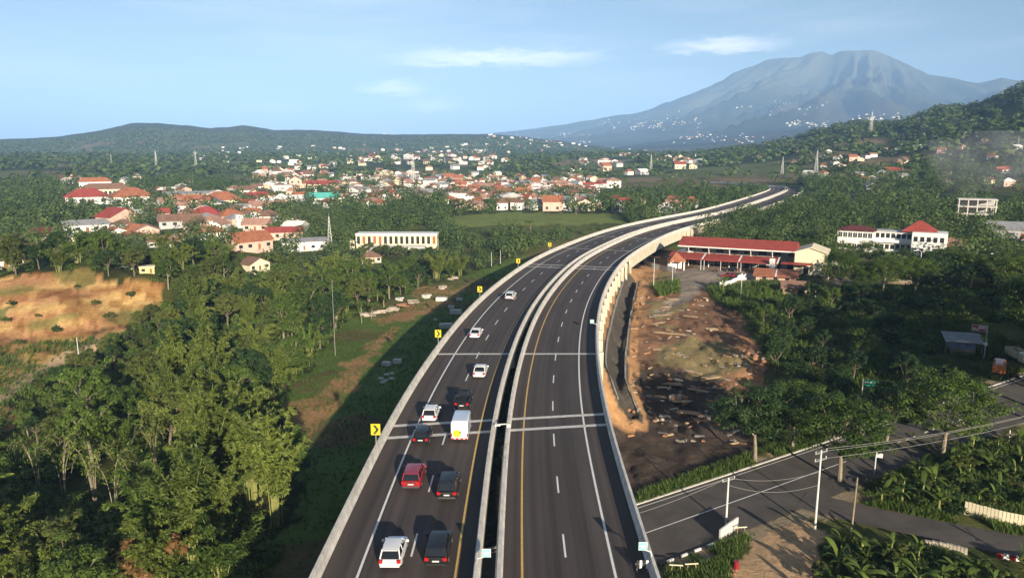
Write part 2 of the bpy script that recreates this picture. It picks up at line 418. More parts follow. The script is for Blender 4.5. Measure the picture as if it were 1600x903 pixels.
def ob(name, me, parent=None, loc=(0, 0, 0), rz=0.0, scale=None):
    o = bpy.data.objects.new(name, me); COL.objects.link(o)
    o.location = loc; o.rotation_euler = (0, 0, rz)
    if scale is not None: o.scale = scale if hasattr(scale, '__len__') else (scale,) * 3
    if parent is not None: o.parent = parent
    return o
def tag(o, label=None, cat=None, group=None, kind=None):
    if label: o['label'] = label
    if cat: o['category'] = cat
    if group: o['group'] = group
    if kind: o['kind'] = kind
    return o
def thing(name, label, cat, loc=(0, 0, 0), rz=0.0, group=None, scale=None):
    return tag(ob(name, None, None, loc, rz, scale), label, cat, group)
def copy_tree(o, parent=None):
    c = o.copy(); COL.objects.link(c); c.parent = parent
    for ch in o.children: copy_tree(ch, c)
    return c
class Proto:
    """mesh data of a thing's parts, stamped out as separate objects"""
    def __init__(s, parts): s.parts = parts          # (name, mesh, [(subname, mesh)...])
    def place(s, name, label, cat, loc, rz=0.0, scale=None, group=None):
        t = thing(name, label, cat, loc, rz, group, scale)
        for p in s.parts:
            q = ob(p[0], p[1], t)
            for sub in (p[2] if len(p) > 2 else ()): ob(sub[0], sub[1], q)
        return t

# ------------------------------------------------------------------ ground sheet
Z_QUARRY = [(-600, 470), (-200, 432), (0, 436), (40, 428), (100, 426), (140, 420), (160, 436), (195, 444), (200, 432), (230, 438), (256, 446), (258, 478), (232, 484), (205, 500), (190, 522), (120, 552), (60, 586), (10, 628), (-40, 690), (-600, 860)]
Z_QGRASS = [[(-40, 452), (20, 446), (52, 444), (58, 452), (20, 462), (-40, 470)], [(80, 426), (140, 422), (150, 444), (120, 452), (92, 440)], [(40, 500), (110, 490), (130, 498), (80, 512), (40, 512)], [(160, 490), (250, 474), (256, 492), (210, 508), (180, 504)],
            [(-600, 590), (0, 545), (60, 528), (120, 530), (90, 556), (20, 600), (-40, 650), (-600, 800)]]
Z_CLEAR = [(380, 960), (430, 870), (470, 740), (478, 690), (440, 650), (425, 625), (455, 600), (480, 575), (520, 525), (548, 498), (585, 478), (640, 456), (700, 440), (760, 418), (810, 400), (880, 378), (960, 356), (1060, 338), (1100, 330), (1100, 960)]
Z_SOILL = [[(585, 500), (640, 478), (700, 452), (740, 440), (720, 462), (660, 496), (600, 510)], [(430, 640), (500, 612), (590, 520), (620, 510), (560, 590), (520, 650), (470, 690)], [(640, 452), (700, 446), (700, 456), (645, 470)]]
Z_YARD = [(935, 400), (1010, 400), (1085, 396), (1200, 412), (1215, 436), (1150, 446), (1105, 450), (1112, 468), (1150, 492), (1180, 530), (1205, 570), (1196, 600), (1150, 622), (1145, 660), (1200, 700), (1150, 740), (1000, 800), (960, 760), (950, 660), (930, 560)]
Z_TRACKS = [[(975, 470), (1000, 470), (1012, 528), (985, 530)], [(1130, 480), (1160, 500), (1180, 545), (1150, 550), (1140, 510)], [(1120, 600), (1195, 560), (1200, 600), (1150, 625)]]
Z_PAVED = [(1050, 424), (1110, 412), (1210, 420), (1215, 442), (1140, 446), (1100, 452), (1075, 474), (1040, 490), (1010, 492), (1060, 462)]
Z_DIRT = [(1175, 838), (1240, 806), (1262, 798), (1275, 830), (1290, 960), (1150, 960), (1140, 890)]
Z_FIELD = [(700, 338), (800, 332), (880, 333), (970, 334), (975, 348), (900, 352), (820, 352), (715, 354)]
Z_SAND = [(1290, 434), (1330, 428), (1420, 438), (1425, 446), (1300, 442)]
PATHL = [(-80, 690), (0, 622), (60, 580), (130, 546), (195, 524)]


def ground():
    azs = np.radians(np.r_[np.arange(-180, -44, 4.0), np.arange(-44, 44.01, .21), np.arange(48, 180.1, 4.0)])
    rs = np.r_[np.geomspace(4, 40, 14)[:-1], np.geomspace(40, 260, 215)[:-1], np.geomspace(260, 1000, 105)[:-1], np.geomspace(1000, 8000, 90)[:-1], np.geomspace(8000, 10500, 60)[:-1], np.geomspace(10500, 20000, 24)]
    A, Rr = np.meshgrid(azs, rs); x = (Rr * np.sin(A)).ravel(); y = (Rr * np.cos(A)).ravel()
    z = height(x, y); na, nr = len(azs), len(rs)
    z = np.where(np.hypot(x, y) > 15000, z - (np.hypot(x, y) - 15000) * .02, z)
    i, j = np.meshgrid(np.arange(nr - 1), np.arange(na - 1), indexing='ij'); b = (i * na + j).ravel()
    quads = np.c_[b, b + 1, b + 1 + na, b + na]
    # albedo by land cover, with shade painted into lower yard and under-deck soil
    px, py = project(x, y, z); r = np.hypot(x, y)
    jn = np.clip(220 / np.maximum(r, 60), .25, 3)
    px = px + (fbm(x / 4, y / 4, 91, 3) - .5) * 26 * jn; py = py + (fbm(x / 4, y / 4, 92, 3) - .5) * 11 * jn
    vis = (y > 25) & (np.abs(np.arctan2(x, y)) < 1.1)
    n1 = fbm(x / 12, y / 12, 51, 4); n2 = fbm(x / 2.2, y / 2.2, 52, 3); n3 = fbm(x / 45, y / 45, 53, 4)
    def c3(*c): return np.array(c)
    col = c3(.052, .066, .020) + (c3(.105, .115, .036) - c3(.052, .066, .020)) * sstep(.35, .65, n1)[:, None]
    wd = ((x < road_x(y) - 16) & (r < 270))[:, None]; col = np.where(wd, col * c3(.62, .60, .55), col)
    # far country: woods with fields let in
    ff = fbm(x / 130, y / 90, 55, 4); far = sstep(330, 520, r)
    wood = c3(.034, .052, .022) + (c3(.06, .078, .03) - c3(.034, .052, .022)) * fbm(x / 30, y / 30, 56, 4)[:, None]
    crop = c3(.11, .135, .045) + (c3(.20, .15, .085) - c3(.11, .135, .045)) * sstep(.42, .62, fbm(x / 260, y / 200, 57, 3))[:, None]
    fm = sstep(.53, .60, ff) * (1 - sstep(3600, 5200, r)) * sstep(500, 800, r) * (z < 70)
    fc = wood + (crop - wood) * fm[:, None]
    hi = sstep(2800, 4200, r)
    vg = fbm(x / 330, y / 330, 58, 5); gl_ = fbm(x / 900, y / 900, 59, 4)
    vcol = c3(.02, .034, .018) + (c3(.062, .066, .042) - c3(.02, .034, .018)) * sstep(.43, .62,   .5 * vg + .5 * gl_ + .12 * sstep(300, 1000, z))[:, None]
    rdg, rdh = gully(x, y)
    sp_ = sstep(.5, .92, .65 * rdg + .35 * rdh + .5 * (vg - .5)) * sstep(3600, 5200, r)
    vcol = vcol * .7 + (c3(.088, .09, .056) - vcol * .7) * (sp_ * (.35 + .65 * sstep(250, 900, z)))[:, None]
    fc = fc + (vcol - fc) * hi[:, None]
    col = col + (fc - col) * far[:, None]
    def zone(poly, c, amt=1.0, sp=.18):
        nonlocal col
        m = (inpoly(px, py, poly) & vis)[:, None] * amt
        col = col + (c3(*c) * (1 - sp + 2 * sp * n2[:, None]) - col) * m
    zone(Z_FIELD, (.17, .21, .055)); zone(Z_CLEAR, (.105, .16, .035))
    m = inpoly(px, py, Z_CLEAR) & vis; col = np.where((m & (n1 > .52))[:, None], c3(.14, .115, .05) * (.7 + .6 * n2[:, None]), col)
    for p in Z_SOILL: zone(p, (.36, .20, .095), .85)
    zone(Z_QUARRY, (.52, .335, .135), 1, .22)
    qm = inpoly(px, py, Z_QUARRY) & vis
    st = vnoise(x / 14, z * 1.1, 77)
    col = np.where((qm & (st > .62))[:, None], c3(.44, .24, .11) * (.8 + .4 * n2[:, None]), col)
    col = np.where((qm & (n1 > .60) & (py > 480))[:, None], c3(.20, .19, .07) * (.7 + .6 * n2[:, None]), col)
    qd = fbm(x / 7, y / 3.2, 93, 4); col = np.where((qm & (qd > .56))[:, None], col * c3(.66, .58, .52), col)
    qe = fbm(x / 2.4, y / 1.3, 94, 3); col = np.where((qm & (qe > .64))[:, None], col * c3(.7, .62, .55), col)
    zone([(-160, 440), (0, 438), (78, 431), (80, 446), (0, 452), (-160, 458)], (.40, .205, .105), .85)
    for k, p in enumerate(Z_QGRASS): zone(p, (.17, .16, .05), .8 if k < 4 else .3, .3)
    zone([(-80, 640), (20, 640), (30, 668), (-80, 690)], (.42, .19, .10))
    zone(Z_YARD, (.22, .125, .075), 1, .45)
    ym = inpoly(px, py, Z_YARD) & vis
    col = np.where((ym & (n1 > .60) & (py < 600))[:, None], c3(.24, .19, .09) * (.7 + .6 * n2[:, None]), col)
    col = np.where((ym & (py > 578) & (n1 < .62 + (py - 578) * .002))[:, None], c3(.085, .064, .050) * (.6 + .8 * n2[:, None]), col)  # lower yard: tree shade painted into the soil colour, over dark wet soil
    for p in Z_TRACKS: zone(p, (.36, .19, .10), .8)
    zone(Z_PAVED, (.30, .25, .20), .9, .12); zone(Z_SAND, (.5, .38, .24))
    side = x - road_x(y)
    em = (side > 11) & (side < 19.5) & (y > 105 + 6 * (n1 - .5)) & (y < 236)
    col = np.where(em[:, None], c3(.47, .265, .125) * (.75 + .5 * n2[:, None]), col)
    col = np.where((pdist(x, y, DITCH) < 2.2)[:, None], c3(.10, .085, .07) * (.7 + .6 * n2[:, None]), col)
    ud = (side > -14.5) & (side < 11) & (y < 620) & (y > -100); col = np.where(ud[:, None], c3(.045, .042, .036) * (.7 + .6 * n2[:, None]), col)  # ground below the decks darkened to paint in the shade seen through the gap
    zone([(1120, 848), (1250, 788), (1300, 766), (1350, 770), (1300, 812), (1262, 804), (1180, 842)], (.30, .225, .15), .9)
    zone(Z_DIRT, (.46, .31, .18))
    pl = [U(*p)[:2] for p in PATHL]; pm = pdist(x, y, pl) < 1.3 + 1.2 * n2
    col = np.where(pm[:, None], c3(.46, .33, .20) * (.8 + .4 * n2[:, None]), col)
    vergem = (pdist(x, y, ROADLOW) < 7.6) & (pdist(x, y, ROADLOW) > 4.5); col = np.where((vergem & (n2 > .45))[:, None], c3(.30, .24, .16), col)
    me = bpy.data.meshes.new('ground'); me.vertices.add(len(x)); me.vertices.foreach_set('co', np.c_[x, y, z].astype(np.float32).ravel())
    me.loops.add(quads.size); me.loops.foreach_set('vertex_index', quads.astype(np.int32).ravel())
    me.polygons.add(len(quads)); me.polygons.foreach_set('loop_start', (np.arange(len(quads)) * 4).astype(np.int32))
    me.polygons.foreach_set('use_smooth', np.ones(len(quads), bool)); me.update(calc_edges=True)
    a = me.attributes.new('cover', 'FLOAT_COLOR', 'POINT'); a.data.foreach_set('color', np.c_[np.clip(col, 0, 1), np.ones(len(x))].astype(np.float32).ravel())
    m = bpy.data.materials.new('ground_cover'); m.use_nodes = True; nt = m.node_tree; p = nt.nodes['Principled BSDF']; N = nt.nodes.new; L = nt.links.new
    p.inputs['Roughness'].default_value = .95; p.inputs['Specular IOR Level'].default_value = .1
    at = N('ShaderNodeAttribute'); at.attribute_name = 'cover'
    tc = N('ShaderNodeTexCoord'); nz = N('ShaderNodeTexNoise'); nz.inputs['Scale'].default_value = 1.3; nz.inputs['Detail'].default_value = 7; nz.inputs['Roughness'].default_value = .75
    L(tc.outputs['Object'], nz.inputs['Vector'])
    nb = N('ShaderNodeTexNoise'); nb.inputs['Scale'].default_value = .03; nb.inputs['Detail'].default_value = 8; nb.inputs['Roughness'].default_value = .75; L(tc.outputs['Object'], nb.inputs['Vector'])
    mr = N('ShaderNodeMapRange'); L(nz.outputs[0], mr.inputs[0]); mr.inputs[1].default_value = .25; mr.inputs[2].default_value = .75; mr.inputs[3].default_value = .62; mr.inputs[4].default_value = 1.38
    mr2 = N('ShaderNodeMapRange'); L(nb.outputs[0], mr2.inputs[0]); mr2.inputs[1].default_value = .3; mr2.inputs[2].default_value = .7; mr2.inputs[3].default_value = .7; mr2.inputs[4].default_value = 1.3
    mm = N('ShaderNodeMath'); mm.operation = 'MULTIPLY'; L(mr.outputs[0], mm.inputs[0]); L(mr2.outputs[0], mm.inputs[1])
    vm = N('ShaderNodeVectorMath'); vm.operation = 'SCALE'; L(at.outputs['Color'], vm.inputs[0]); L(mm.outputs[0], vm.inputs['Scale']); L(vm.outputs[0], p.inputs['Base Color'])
    bp = N('ShaderNodeBump'); bp.inputs['Strength'].default_value = .8; bp.inputs['Distance'].default_value = .35; L(nz.outputs[0], bp.inputs['Height']); L(bp.outputs[0], p.inputs['Normal'])
    me.materials.append(m)
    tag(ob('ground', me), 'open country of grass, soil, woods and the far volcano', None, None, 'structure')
ground()


# ------------------------------------------------------------------ ribbons along paths
def path_frame(P):
    T = np.gradient(P, axis=0); T /= np.hypot(T[:, 0], T[:, 1])[:, None]; return T, np.c_[T[:, 1], -T[:, 0]]
def strip(name, P, o0, o1, zf, mats, parent=None, thick=0.0):
    T, Nn = path_frame(P); a = P + Nn * o0; b = P + Nn * o1
    za = zf(a[:, 0], a[:, 1]); zb = zf(b[:, 0], b[:, 1]); n = len(P)
    mb = MB()
    if thick:
        rings = [[(a[i, 0], a[i, 1], za[i]), (a[i, 0], a[i, 1], za[i] + thick), (b[i, 0], b[i, 1], zb[i] + thick), (b[i, 0], b[i, 1], zb[i])] for i in range(n)]
        mb.loft(rings)
    else:
        v = [(a[i, 0], a[i, 1], za[i]) for i in range(n)] + [(b[i, 0], b[i, 1], zb[i]) for i in range(n)]
        mb.add(v, [(i, n + i, n + i + 1, i + 1) for i in range(n - 1)])
    return ob(name, mb.mesh(name, mats), parent)
def gz(o): return lambda x, y: height(x, y) + o
def cz(c): return lambda x, y: np.full(np.shape(x), c)
def dense(P, st):
    s = np.r_[0, np.cumsum(np.hypot(*np.diff(P, axis=0).T))]; q = np.arange(0, s[-1], st); return np.c_[np.interp(q, s, P[:, 0]), np.interp(q, s, P[:, 1])]

RL = dense(ROADLOW, 1.0); LN = dense(LANE, 1.0)
t = tag(ob('road', None), 'two lane asphalt road passing under the elevated toll road', None, None, 'structure')
strip('asphalt_sheet', RL, -5.6, 5.6, gz(.06), ['asphalt_old'], t)
for o_ in (-.16, .16): strip('centre_line', RL[95:], o_ - .07, o_ + .07, gz(.068), ['line_white'], t)
strip('centre_line', RL[:95], -.07, .07, gz(.068), ['line_white'], t)
strip('edge_line', RL, -5.05, -4.93, gz(.068), ['line_white'], t)
me_w = None
km = {}
for k_, mn in (('w', 'white_paint'), ('b', 'black_paint')):
    km[k_] = MB().box(-.12, .12, -.48, .48, -.1, .2, 0, .02).mesh('kerb_stone', [mn])
T_, N_ = path_frame(RL)
for i in range(22, 75):
    q = RL[i] + N_[i] * 5.75
    if project(q[0], q[1], 0)[0] > 1122: continue
    ob('kerb_stone', km['w' if i % 2 else 'b'], t, (q[0], q[1], H1(*q) + .03), -math.atan2(T_[i, 0], T_[i, 1]))
strip('kerb', RL, -5.95, -5.65, gz(-.05), ['concrete'], t, .2)
t2 = tag(ob('side_lane', None), 'narrow asphalt lane joining the lower road between banana plants', None, None, 'structure')
strip('asphalt_sheet', LN[3:], -2.6, 2.6, gz(.085), ['asphalt_old'], t2)
UPR = dense(smooth_path([U(x, y)[:2] for x, y in ((1195, 440), (1290, 441), (1420, 450), (1500, 462), (1620, 482))], 2, 6), 2)
strip('asphalt_sheet', UPR, -4.5, 4.5, gz(.15), ['asphalt_old'], tag(ob('upper_road', None), 'shaded asphalt road behind the trees near the school', None, None, 'structure'))

# ------------------------------------------------------------------ elevated toll road
S0, S1 = s_at_y(-60), CS[-1] - 4
RD = lambda st: np.array([road_pt(s, 0) for s in np.arange(S0, S1, st)])
P3 = RD(3.0)
def barrier(name, off, parent, face=1):
    T, Nn = path_frame(P3); prof_ = [(-.28, 0), (-.28, .12), (-.15, .42), (-.12, 1.05), (.12, 1.05), (.15, .42), (.28, .12), (.28, 0)]
    rings = [[(P3[i, 0] + Nn[i, 0] * (off + a), P3[i, 1] + Nn[i, 1] * (off + a), DECK + b) for a, b in prof_] for i in range(len(P3))]
    return ob(name, MB().loft(rings).mesh(name, ['concrete']), parent)
def viaduct(label, o0, o1, lines, dash, yellow, white, skew_js):
    t = thing('viaduct', label, 'bridge')
    ao = strip('asphalt', P3, o0 + .5, o1 - .5, cz(DECK), ['asphalt_road'], t); me = ao.data; n_ = len(P3)
    uvl = me.uv_layers.new(name='lane'); sl = np.r_[0, np.cumsum(np.hypot(*np.diff(P3, axis=0).T))]
    vi = np.zeros(len(me.loops), np.int32); me.loops.foreach_get('vertex_index', vi); uvl.data.foreach_set('uv', np.c_[np.where(vi < n_, o0 + .5, o1 - .5), sl[vi % n_]].astype(np.float32).ravel())
    T, Nn = path_frame(P3)
    sec = [(o0, -.02), (o0, -.42), (o0 + 1.0, -.55), (o0 + 1.0, -2.0), (o1 - 1.0, -2.0), (o1 - 1.0, -.55), (o1, -.42), (o1, -.02)]
    rings = [[(P3[i, 0] + Nn[i, 0] * a, P3[i, 1] + Nn[i, 1] * a, DECK + b) for a, b in sec] for i in range(len(P3))]
    ob('deck', MB().loft(rings).mesh('deck', ['concrete_pier']), t)
    barrier('parapet', o0 + .32, t); barrier('parapet', o1 - .32, t)
    strip('edge_line', P3, white - .1, white + .1, cz(DECK + .006), ['line_white'], t)
    strip('edge_line', P3, yellow - .09, yellow + .09, cz(DECK + .006), ['line_yellow'], t)
    s = s_at_y(19.2); k = 0
    while s < S1 - 10 and k < 66:
        pts = np.array([road_pt(s + q, dash) for q in (0, 1.75, 3.5)])
        strip('lane_dash', pts, -.08, .08, cz(DECK + .006), ['line_white'], t); s += 10.9; k += 1
    for yy, sk, w in skew_js:
        sm = s_at_y(yy); a = [road_pt(sm + sk * o + d, o) for o in (o0 + .55, o1 - .55) for d in (-w, w)]
        ob('expansion_joint', MB().add([(*a[0], DECK + .012), (*a[2], DECK + .012), (*a[3], DECK + .012), (*a[1], DECK + .012)], [(0, 1, 2, 3)]).mesh('joint', ['joint']), t)
    # piers with caps
    for yy in (-20, 12, 44, 79, 109.5, 140, 168, 193, 228, 262, 296, 330, 366, 402, 440, 480, 520, 560):
        sm = s_at_y(yy); c = road_pt(sm, (o0 + o1) / 2); d = road_dir(sm); rz = -math.atan2(d[0], d[1]); g = H1(*c) - .6
        if g > DECK - 4.5: continue
        p_ = ob('pier', MB().box(-2.6, -1.2, -.8, .8, 0, DECK - 3.3 - g).mesh('pier', ['concrete_pier']), t, (c[0], c[1], g), rz)
        ob('pier', MB().box(1.2, 2.6, -.8, .8, 0, DECK - 3.3 - g).mesh('pier', ['concrete_pier']), t, (c[0], c[1], g), rz)
        ob('pier_cap', MB().box(-5.0, 5.0, -1.1, 1.1, DECK - 3.3 - g, DECK - 2.02 - g, 0).mesh('pier_cap', ['concrete_pier']), p_)
    return t
J = [(78, .2, .36), (81.5, .2, .36), (109.5, .1, .36), (193, 0, .38), (197, 0, .38), (230, 0, .3), (262, 0, .3), (300, 0, .3), (335, 0, .3)]
viaL = viaduct('left carriageway of the elevated toll road, carrying the queue of cars', -13.85, -1.45, None, -7.0, -3.35, -10.6, J)
viaR = viaduct('right carriageway of the elevated toll road, empty of traffic', -.42, 11.7, None, 5.0, 1.62, 8.55, J)
# pilasters of the retaining face along the right edge
pm_ = MB().box(-.32, .32, -.35, .35, -4.6, 0, 0).mesh('pilaster', ['concrete_pier'])
for yy in np.arange(112, 214, 7.2):
    sm = s_at_y(yy); q = road_pt(sm, 12.05); d = road_dir(sm); ob('pilaster', pm_, viaR, (q[0], q[1], DECK - .05), -math.atan2(d[0], d[1]))
# side panels further on, where the girder shows
pn = MB().box(-.1, .1, -4.6, 4.6, -3.3, -.46, 0).mesh('fascia_panel', ['concrete_pier'])
for yy in np.arange(219, 330, 8.6):
    sm = s_at_y(yy); q = road_pt(sm, 11.45); d = road_dir(sm); ob('fascia_panel', pn, viaR, (q[0], q[1], DECK), -math.atan2(d[0], d[1]))
pc = MB().box(-.4, .4, -.4, .4, -7.5, -.46, 0).mesh('column', ['concrete_pier'])
for yy in np.arange(296, 352, 5.2):
    sm = s_at_y(yy); q = road_pt(sm, 12.2); d = road_dir(sm); ob('column', pc, viaR, (q[0], q[1], DECK), -math.atan2(d[0], d[1]))

# chevron signs on the outer parapet
def chevron_proto():
    post = MB().tube([(0, 0, -.1), (0, 0, 1.45)], .06, 6).mesh('post', ['steel'])
    panel = MB().box(-.48, .48, -.04, .04, 1.1, 2.3, 0, .0).mesh('panel', ['sign_yellow'])
    ch = MB().add([(-.28, -.046, 1.22), (.0, -.046, 1.22), (.34, -.046, 1.70), (.0, -.046, 2.18), (-.28, -.046, 2.18), (.06, -.046, 1.70)], [(0, 1, 2, 5), (5, 2, 3, 4)]).mesh('chevron', ['black_paint'])
    return Proto([('post', post), ('sign_panel', panel, [('chevron', ch)])])
cp = chevron_proto()
for (px, py), w in zip(((576, 697), (677, 541), (746, 468), (803, 421), (853, 394)), ('nearest the camera', 'second from the camera', 'left of the farthest white car', 'fourth from the camera', 'farthest and smallest along the curve')):
    x, y = plane_pt(px, py, DECK + 1.05); sm = s_at_y(y); d = road_dir(sm); q = road_pt(sm, -13.53)
    cp.place('chevron_sign', 'yellow chevron curve sign on the left parapet, ' + w, 'road sign', (q[0], q[1], DECK + 1.05), -math.atan2(d[0], d[1]) * .4, None, 'chevron signs on the left parapet')

# ------------------------------------------------------------------ houses and other buildings
LANDMARK = [('the nearest chevron sign', 576, 674), ('the second chevron sign', 677, 524), ('the clearing pole', 524, 500), ('the dirt track', 90, 565), ('the pale track post', 123, 540), ('the pale slab heaps', 600, 490), ('the largest bamboo clump', 335, 700), ('the withered rust shrub', 238, 890),
            ('the maroon roofed house', 202, 415), ('the cream gabled house', 400, 415), ('the brown roofed pavilion', 580, 405), ('the bottom left corner', 20, 880), ('the left edge', 15, 730), ('the arching pale culms', 165, 740), ('the pit wall end', 255, 460), ('the white warehouse', 475, 380), ('the shaded road edge', 430, 870), ('the small grey blocks', 604, 588),
            ('the red signboard', 1520, 515), ('the blue grey kiosk', 1500, 540), ('the green direction sign', 1350, 598), ('the grass pole', 1157, 450), ('the wooden shack', 1240, 452), ('the school street lamp', 1437, 415), ('the right street lamp', 1556, 415), ('the yard stone heap', 1180, 570), ('the low stall', 1212, 432), ('the forked roadside tree', 1180, 660),
            ('the turquoise roof', 508, 308), ('the tallest mast', 646, 262), ('the green field', 830, 343), ('the plain white hall', 440, 298), ('the bright red roof', 322, 340), ('the road curve', 925, 310), ('the far road bend', 1235, 292), ('the hill foot mast', 1275, 255), ('the smoke', 1485, 290), ('the arcaded hall', 166, 298), ('the open concrete frame', 1523, 335), ('the edge mast', 1590, 225), ('the plain mast', 1017, 255),
            ('the cream fence', 1555, 815), ('the bare leaning pole', 1335, 790), ('the thin sign post', 1367, 722), ('the guard rail', 1580, 866), ('the largest spreading tree', 1482, 690), ('the rubble wall', 1478, 855), ('the dirt triangle', 1225, 850), ('the hooked post', 1577, 680)]
def where(px, py):
    n, lx, ly = min(LANDMARK, key=lambda l: (l[1] - px) ** 2 + ((l[2] - py) * 1.3) ** 2); dx, dy = px - lx, (py - ly) * 1.3; d = math.hypot(dx, dy)
    how = 'close' if d < 32 else '' if d < 75 else 'well'
    h_ = 'left' if dx < -abs(dy) * .45 else 'right' if dx > abs(dy) * .45 else ''; v_ = 'above' if dy < -abs(dx) * .45 else 'below' if dy > abs(dx) * .45 else ''
    if v_ and h_: t = '%s and %s of' % (v_, h_)
    elif v_: t = 'straight ' + v_
    else: t = 'level and %s of' % h_
    return ' '.join((how + ' ' + t + ' ' + n).split())

FOOT = []          # (x, y, radius) kept clear of trees
def facing(x, y, extra=0.0): return -math.atan2(x, y) + extra


def roof_mb(mb, w, d, h, rt, rise, ov=.6, mi=0):
    W, D = w / 2 + ov, d / 2 + ov; z0 = h - .12
    if rt == 'hip':
        k = max(W - D, .3)
        mb.add([(-W, -D, z0), (W, -D, z0), (W, D, z0), (-W, D, z0), (-k, 0, h + rise), (k, 0, h + rise), (-W, -D, z0 - .18), (W, -D, z0 - .18), (W, D, z0 - .18), (-W, D, z0 - .18)],
               [(0, 1, 5, 4), (1, 2, 5), (2, 3, 4, 5), (3, 0, 4), (6, 7, 1, 0), (7, 8, 2, 1), (8, 9, 3, 2), (9, 6, 0, 3), (9, 8, 7, 6)], mi)
    elif rt == 'gable':
        mb.add([(-W, -D, z0), (W, -D, z0), (W, 0, h + rise), (-W, 0, h + rise), (W, D, z0), (-W, D, z0), (-W, -D, z0 - .2), (W, -D, z0 - .2), (W, 0, h + rise - .25), (-W, 0, h + rise - .25), (W, D, z0 - .2), (-W, D, z0 - .2)],
               [(0, 1, 2, 3), (3, 2, 4, 5), (6, 7, 1, 0), (5, 4, 10, 11), (9, 8, 7, 6), (11, 10, 8, 9), (1, 7, 8, 2), (2, 8, 10, 4), (0, 3, 9, 6), (3, 5, 11, 9)], mi)
    elif rt == 'front':       # gable end towards the viewer
        mb.add([(-W, -D, z0), (-W, D, z0), (0, D, h + rise), (0, -D, h + rise), (W, D, z0), (W, -D, z0), (-W, -D, z0 - .2), (-W, D, z0 - .2), (0, D, h + rise - .25), (0, -D, h + rise - .25), (W, D, z0 - .2), (W, -D, z0 - .2)],
               [(3, 2, 1, 0), (5, 4, 2, 3), (0, 1, 7, 6), (4, 5, 11, 10), (6, 7, 8, 9), (9, 8, 10, 11), (0, 6, 9, 3), (3, 9, 11, 5), (1, 2, 8, 7), (2, 4, 10, 8)], mi)
    else:
        mb.box(-W + .3, W - .3, -D + .3, D - .3, h, h + .35, mi)
    return mb
def wall_mb(mb, w, d, h, rt, rise, mi=0):
    mb.box(-w / 2, w / 2, -d / 2, d / 2, -1.5, h, mi)
    if rt == 'gable':
        for s in (-1, 1): mb.add([(s * w / 2, -d / 2, h), (s * w / 2, d / 2, h), (s * w / 2, 0, h + rise - .35)], [(0, 1, 2) if s > 0 else (2, 1, 0)], mi)
    if rt == 'front':
        for s in (-1, 1): mb.add([(-w / 2, s * d / 2, h), (w / 2, s * d / 2, h), (0, s * d / 2, h + rise - .35)], [(0, 1, 2) if s < 0 else (2, 1, 0)], mi)
    return mb
def house_proto(w, d, h, rt, rise, wm, rm, nwin=3, storeys=1):
    wall = wall_mb(MB(), w, d, h, rt, rise).mesh('wall', [wm]); roof = roof_mb(MB(), w, d, h, rt, rise).mesh('roof', [rm])
    parts = [('wall', wall), ('roof', roof)]
    sh = h / storeys
    for st in range(storeys):
        for k in range(nwin):
            cx = -w / 2 + (k + .5) * w / nwin; z = st * sh
            if st == 0 and k == nwin // 2:
                parts.append(('door', MB().box(cx - .5, cx + .5, -d / 2 - .05, -d / 2 + .02, 0, 2.1).mesh('door', ['door_wood'])))
            else:
                fr = MB().box(cx - .75, cx + .75, -d / 2 - .06, -d / 2 + .02, z + .9, z + 2.2).mesh('window', ['window_dark'])
                sl = MB().box(cx - .85, cx + .85, -d / 2 - .16, -d / 2 + .02, z + .78, z + .9).mesh('sill', ['white_paint'])
                parts.append(('window', fr, [('sill', sl)]))
    return Proto(parts)
def put(proto, name, label, cat, px, py, w_px=None, w_m=10.0, extra=0.0, group=None, foot=None, s=None):
    x, y, z = U(px, py); ppm = F / math.hypot(y, x)
    if s is None: s = 1.0 if w_px is None else min(max(w_px / ppm / w_m, .6), 2.2)
    FOOT.append((x, y, (foot or w_m * .62) * s))
    return proto.place(name, label, cat, (x, y, z), facing(x, y, extra), s, group)

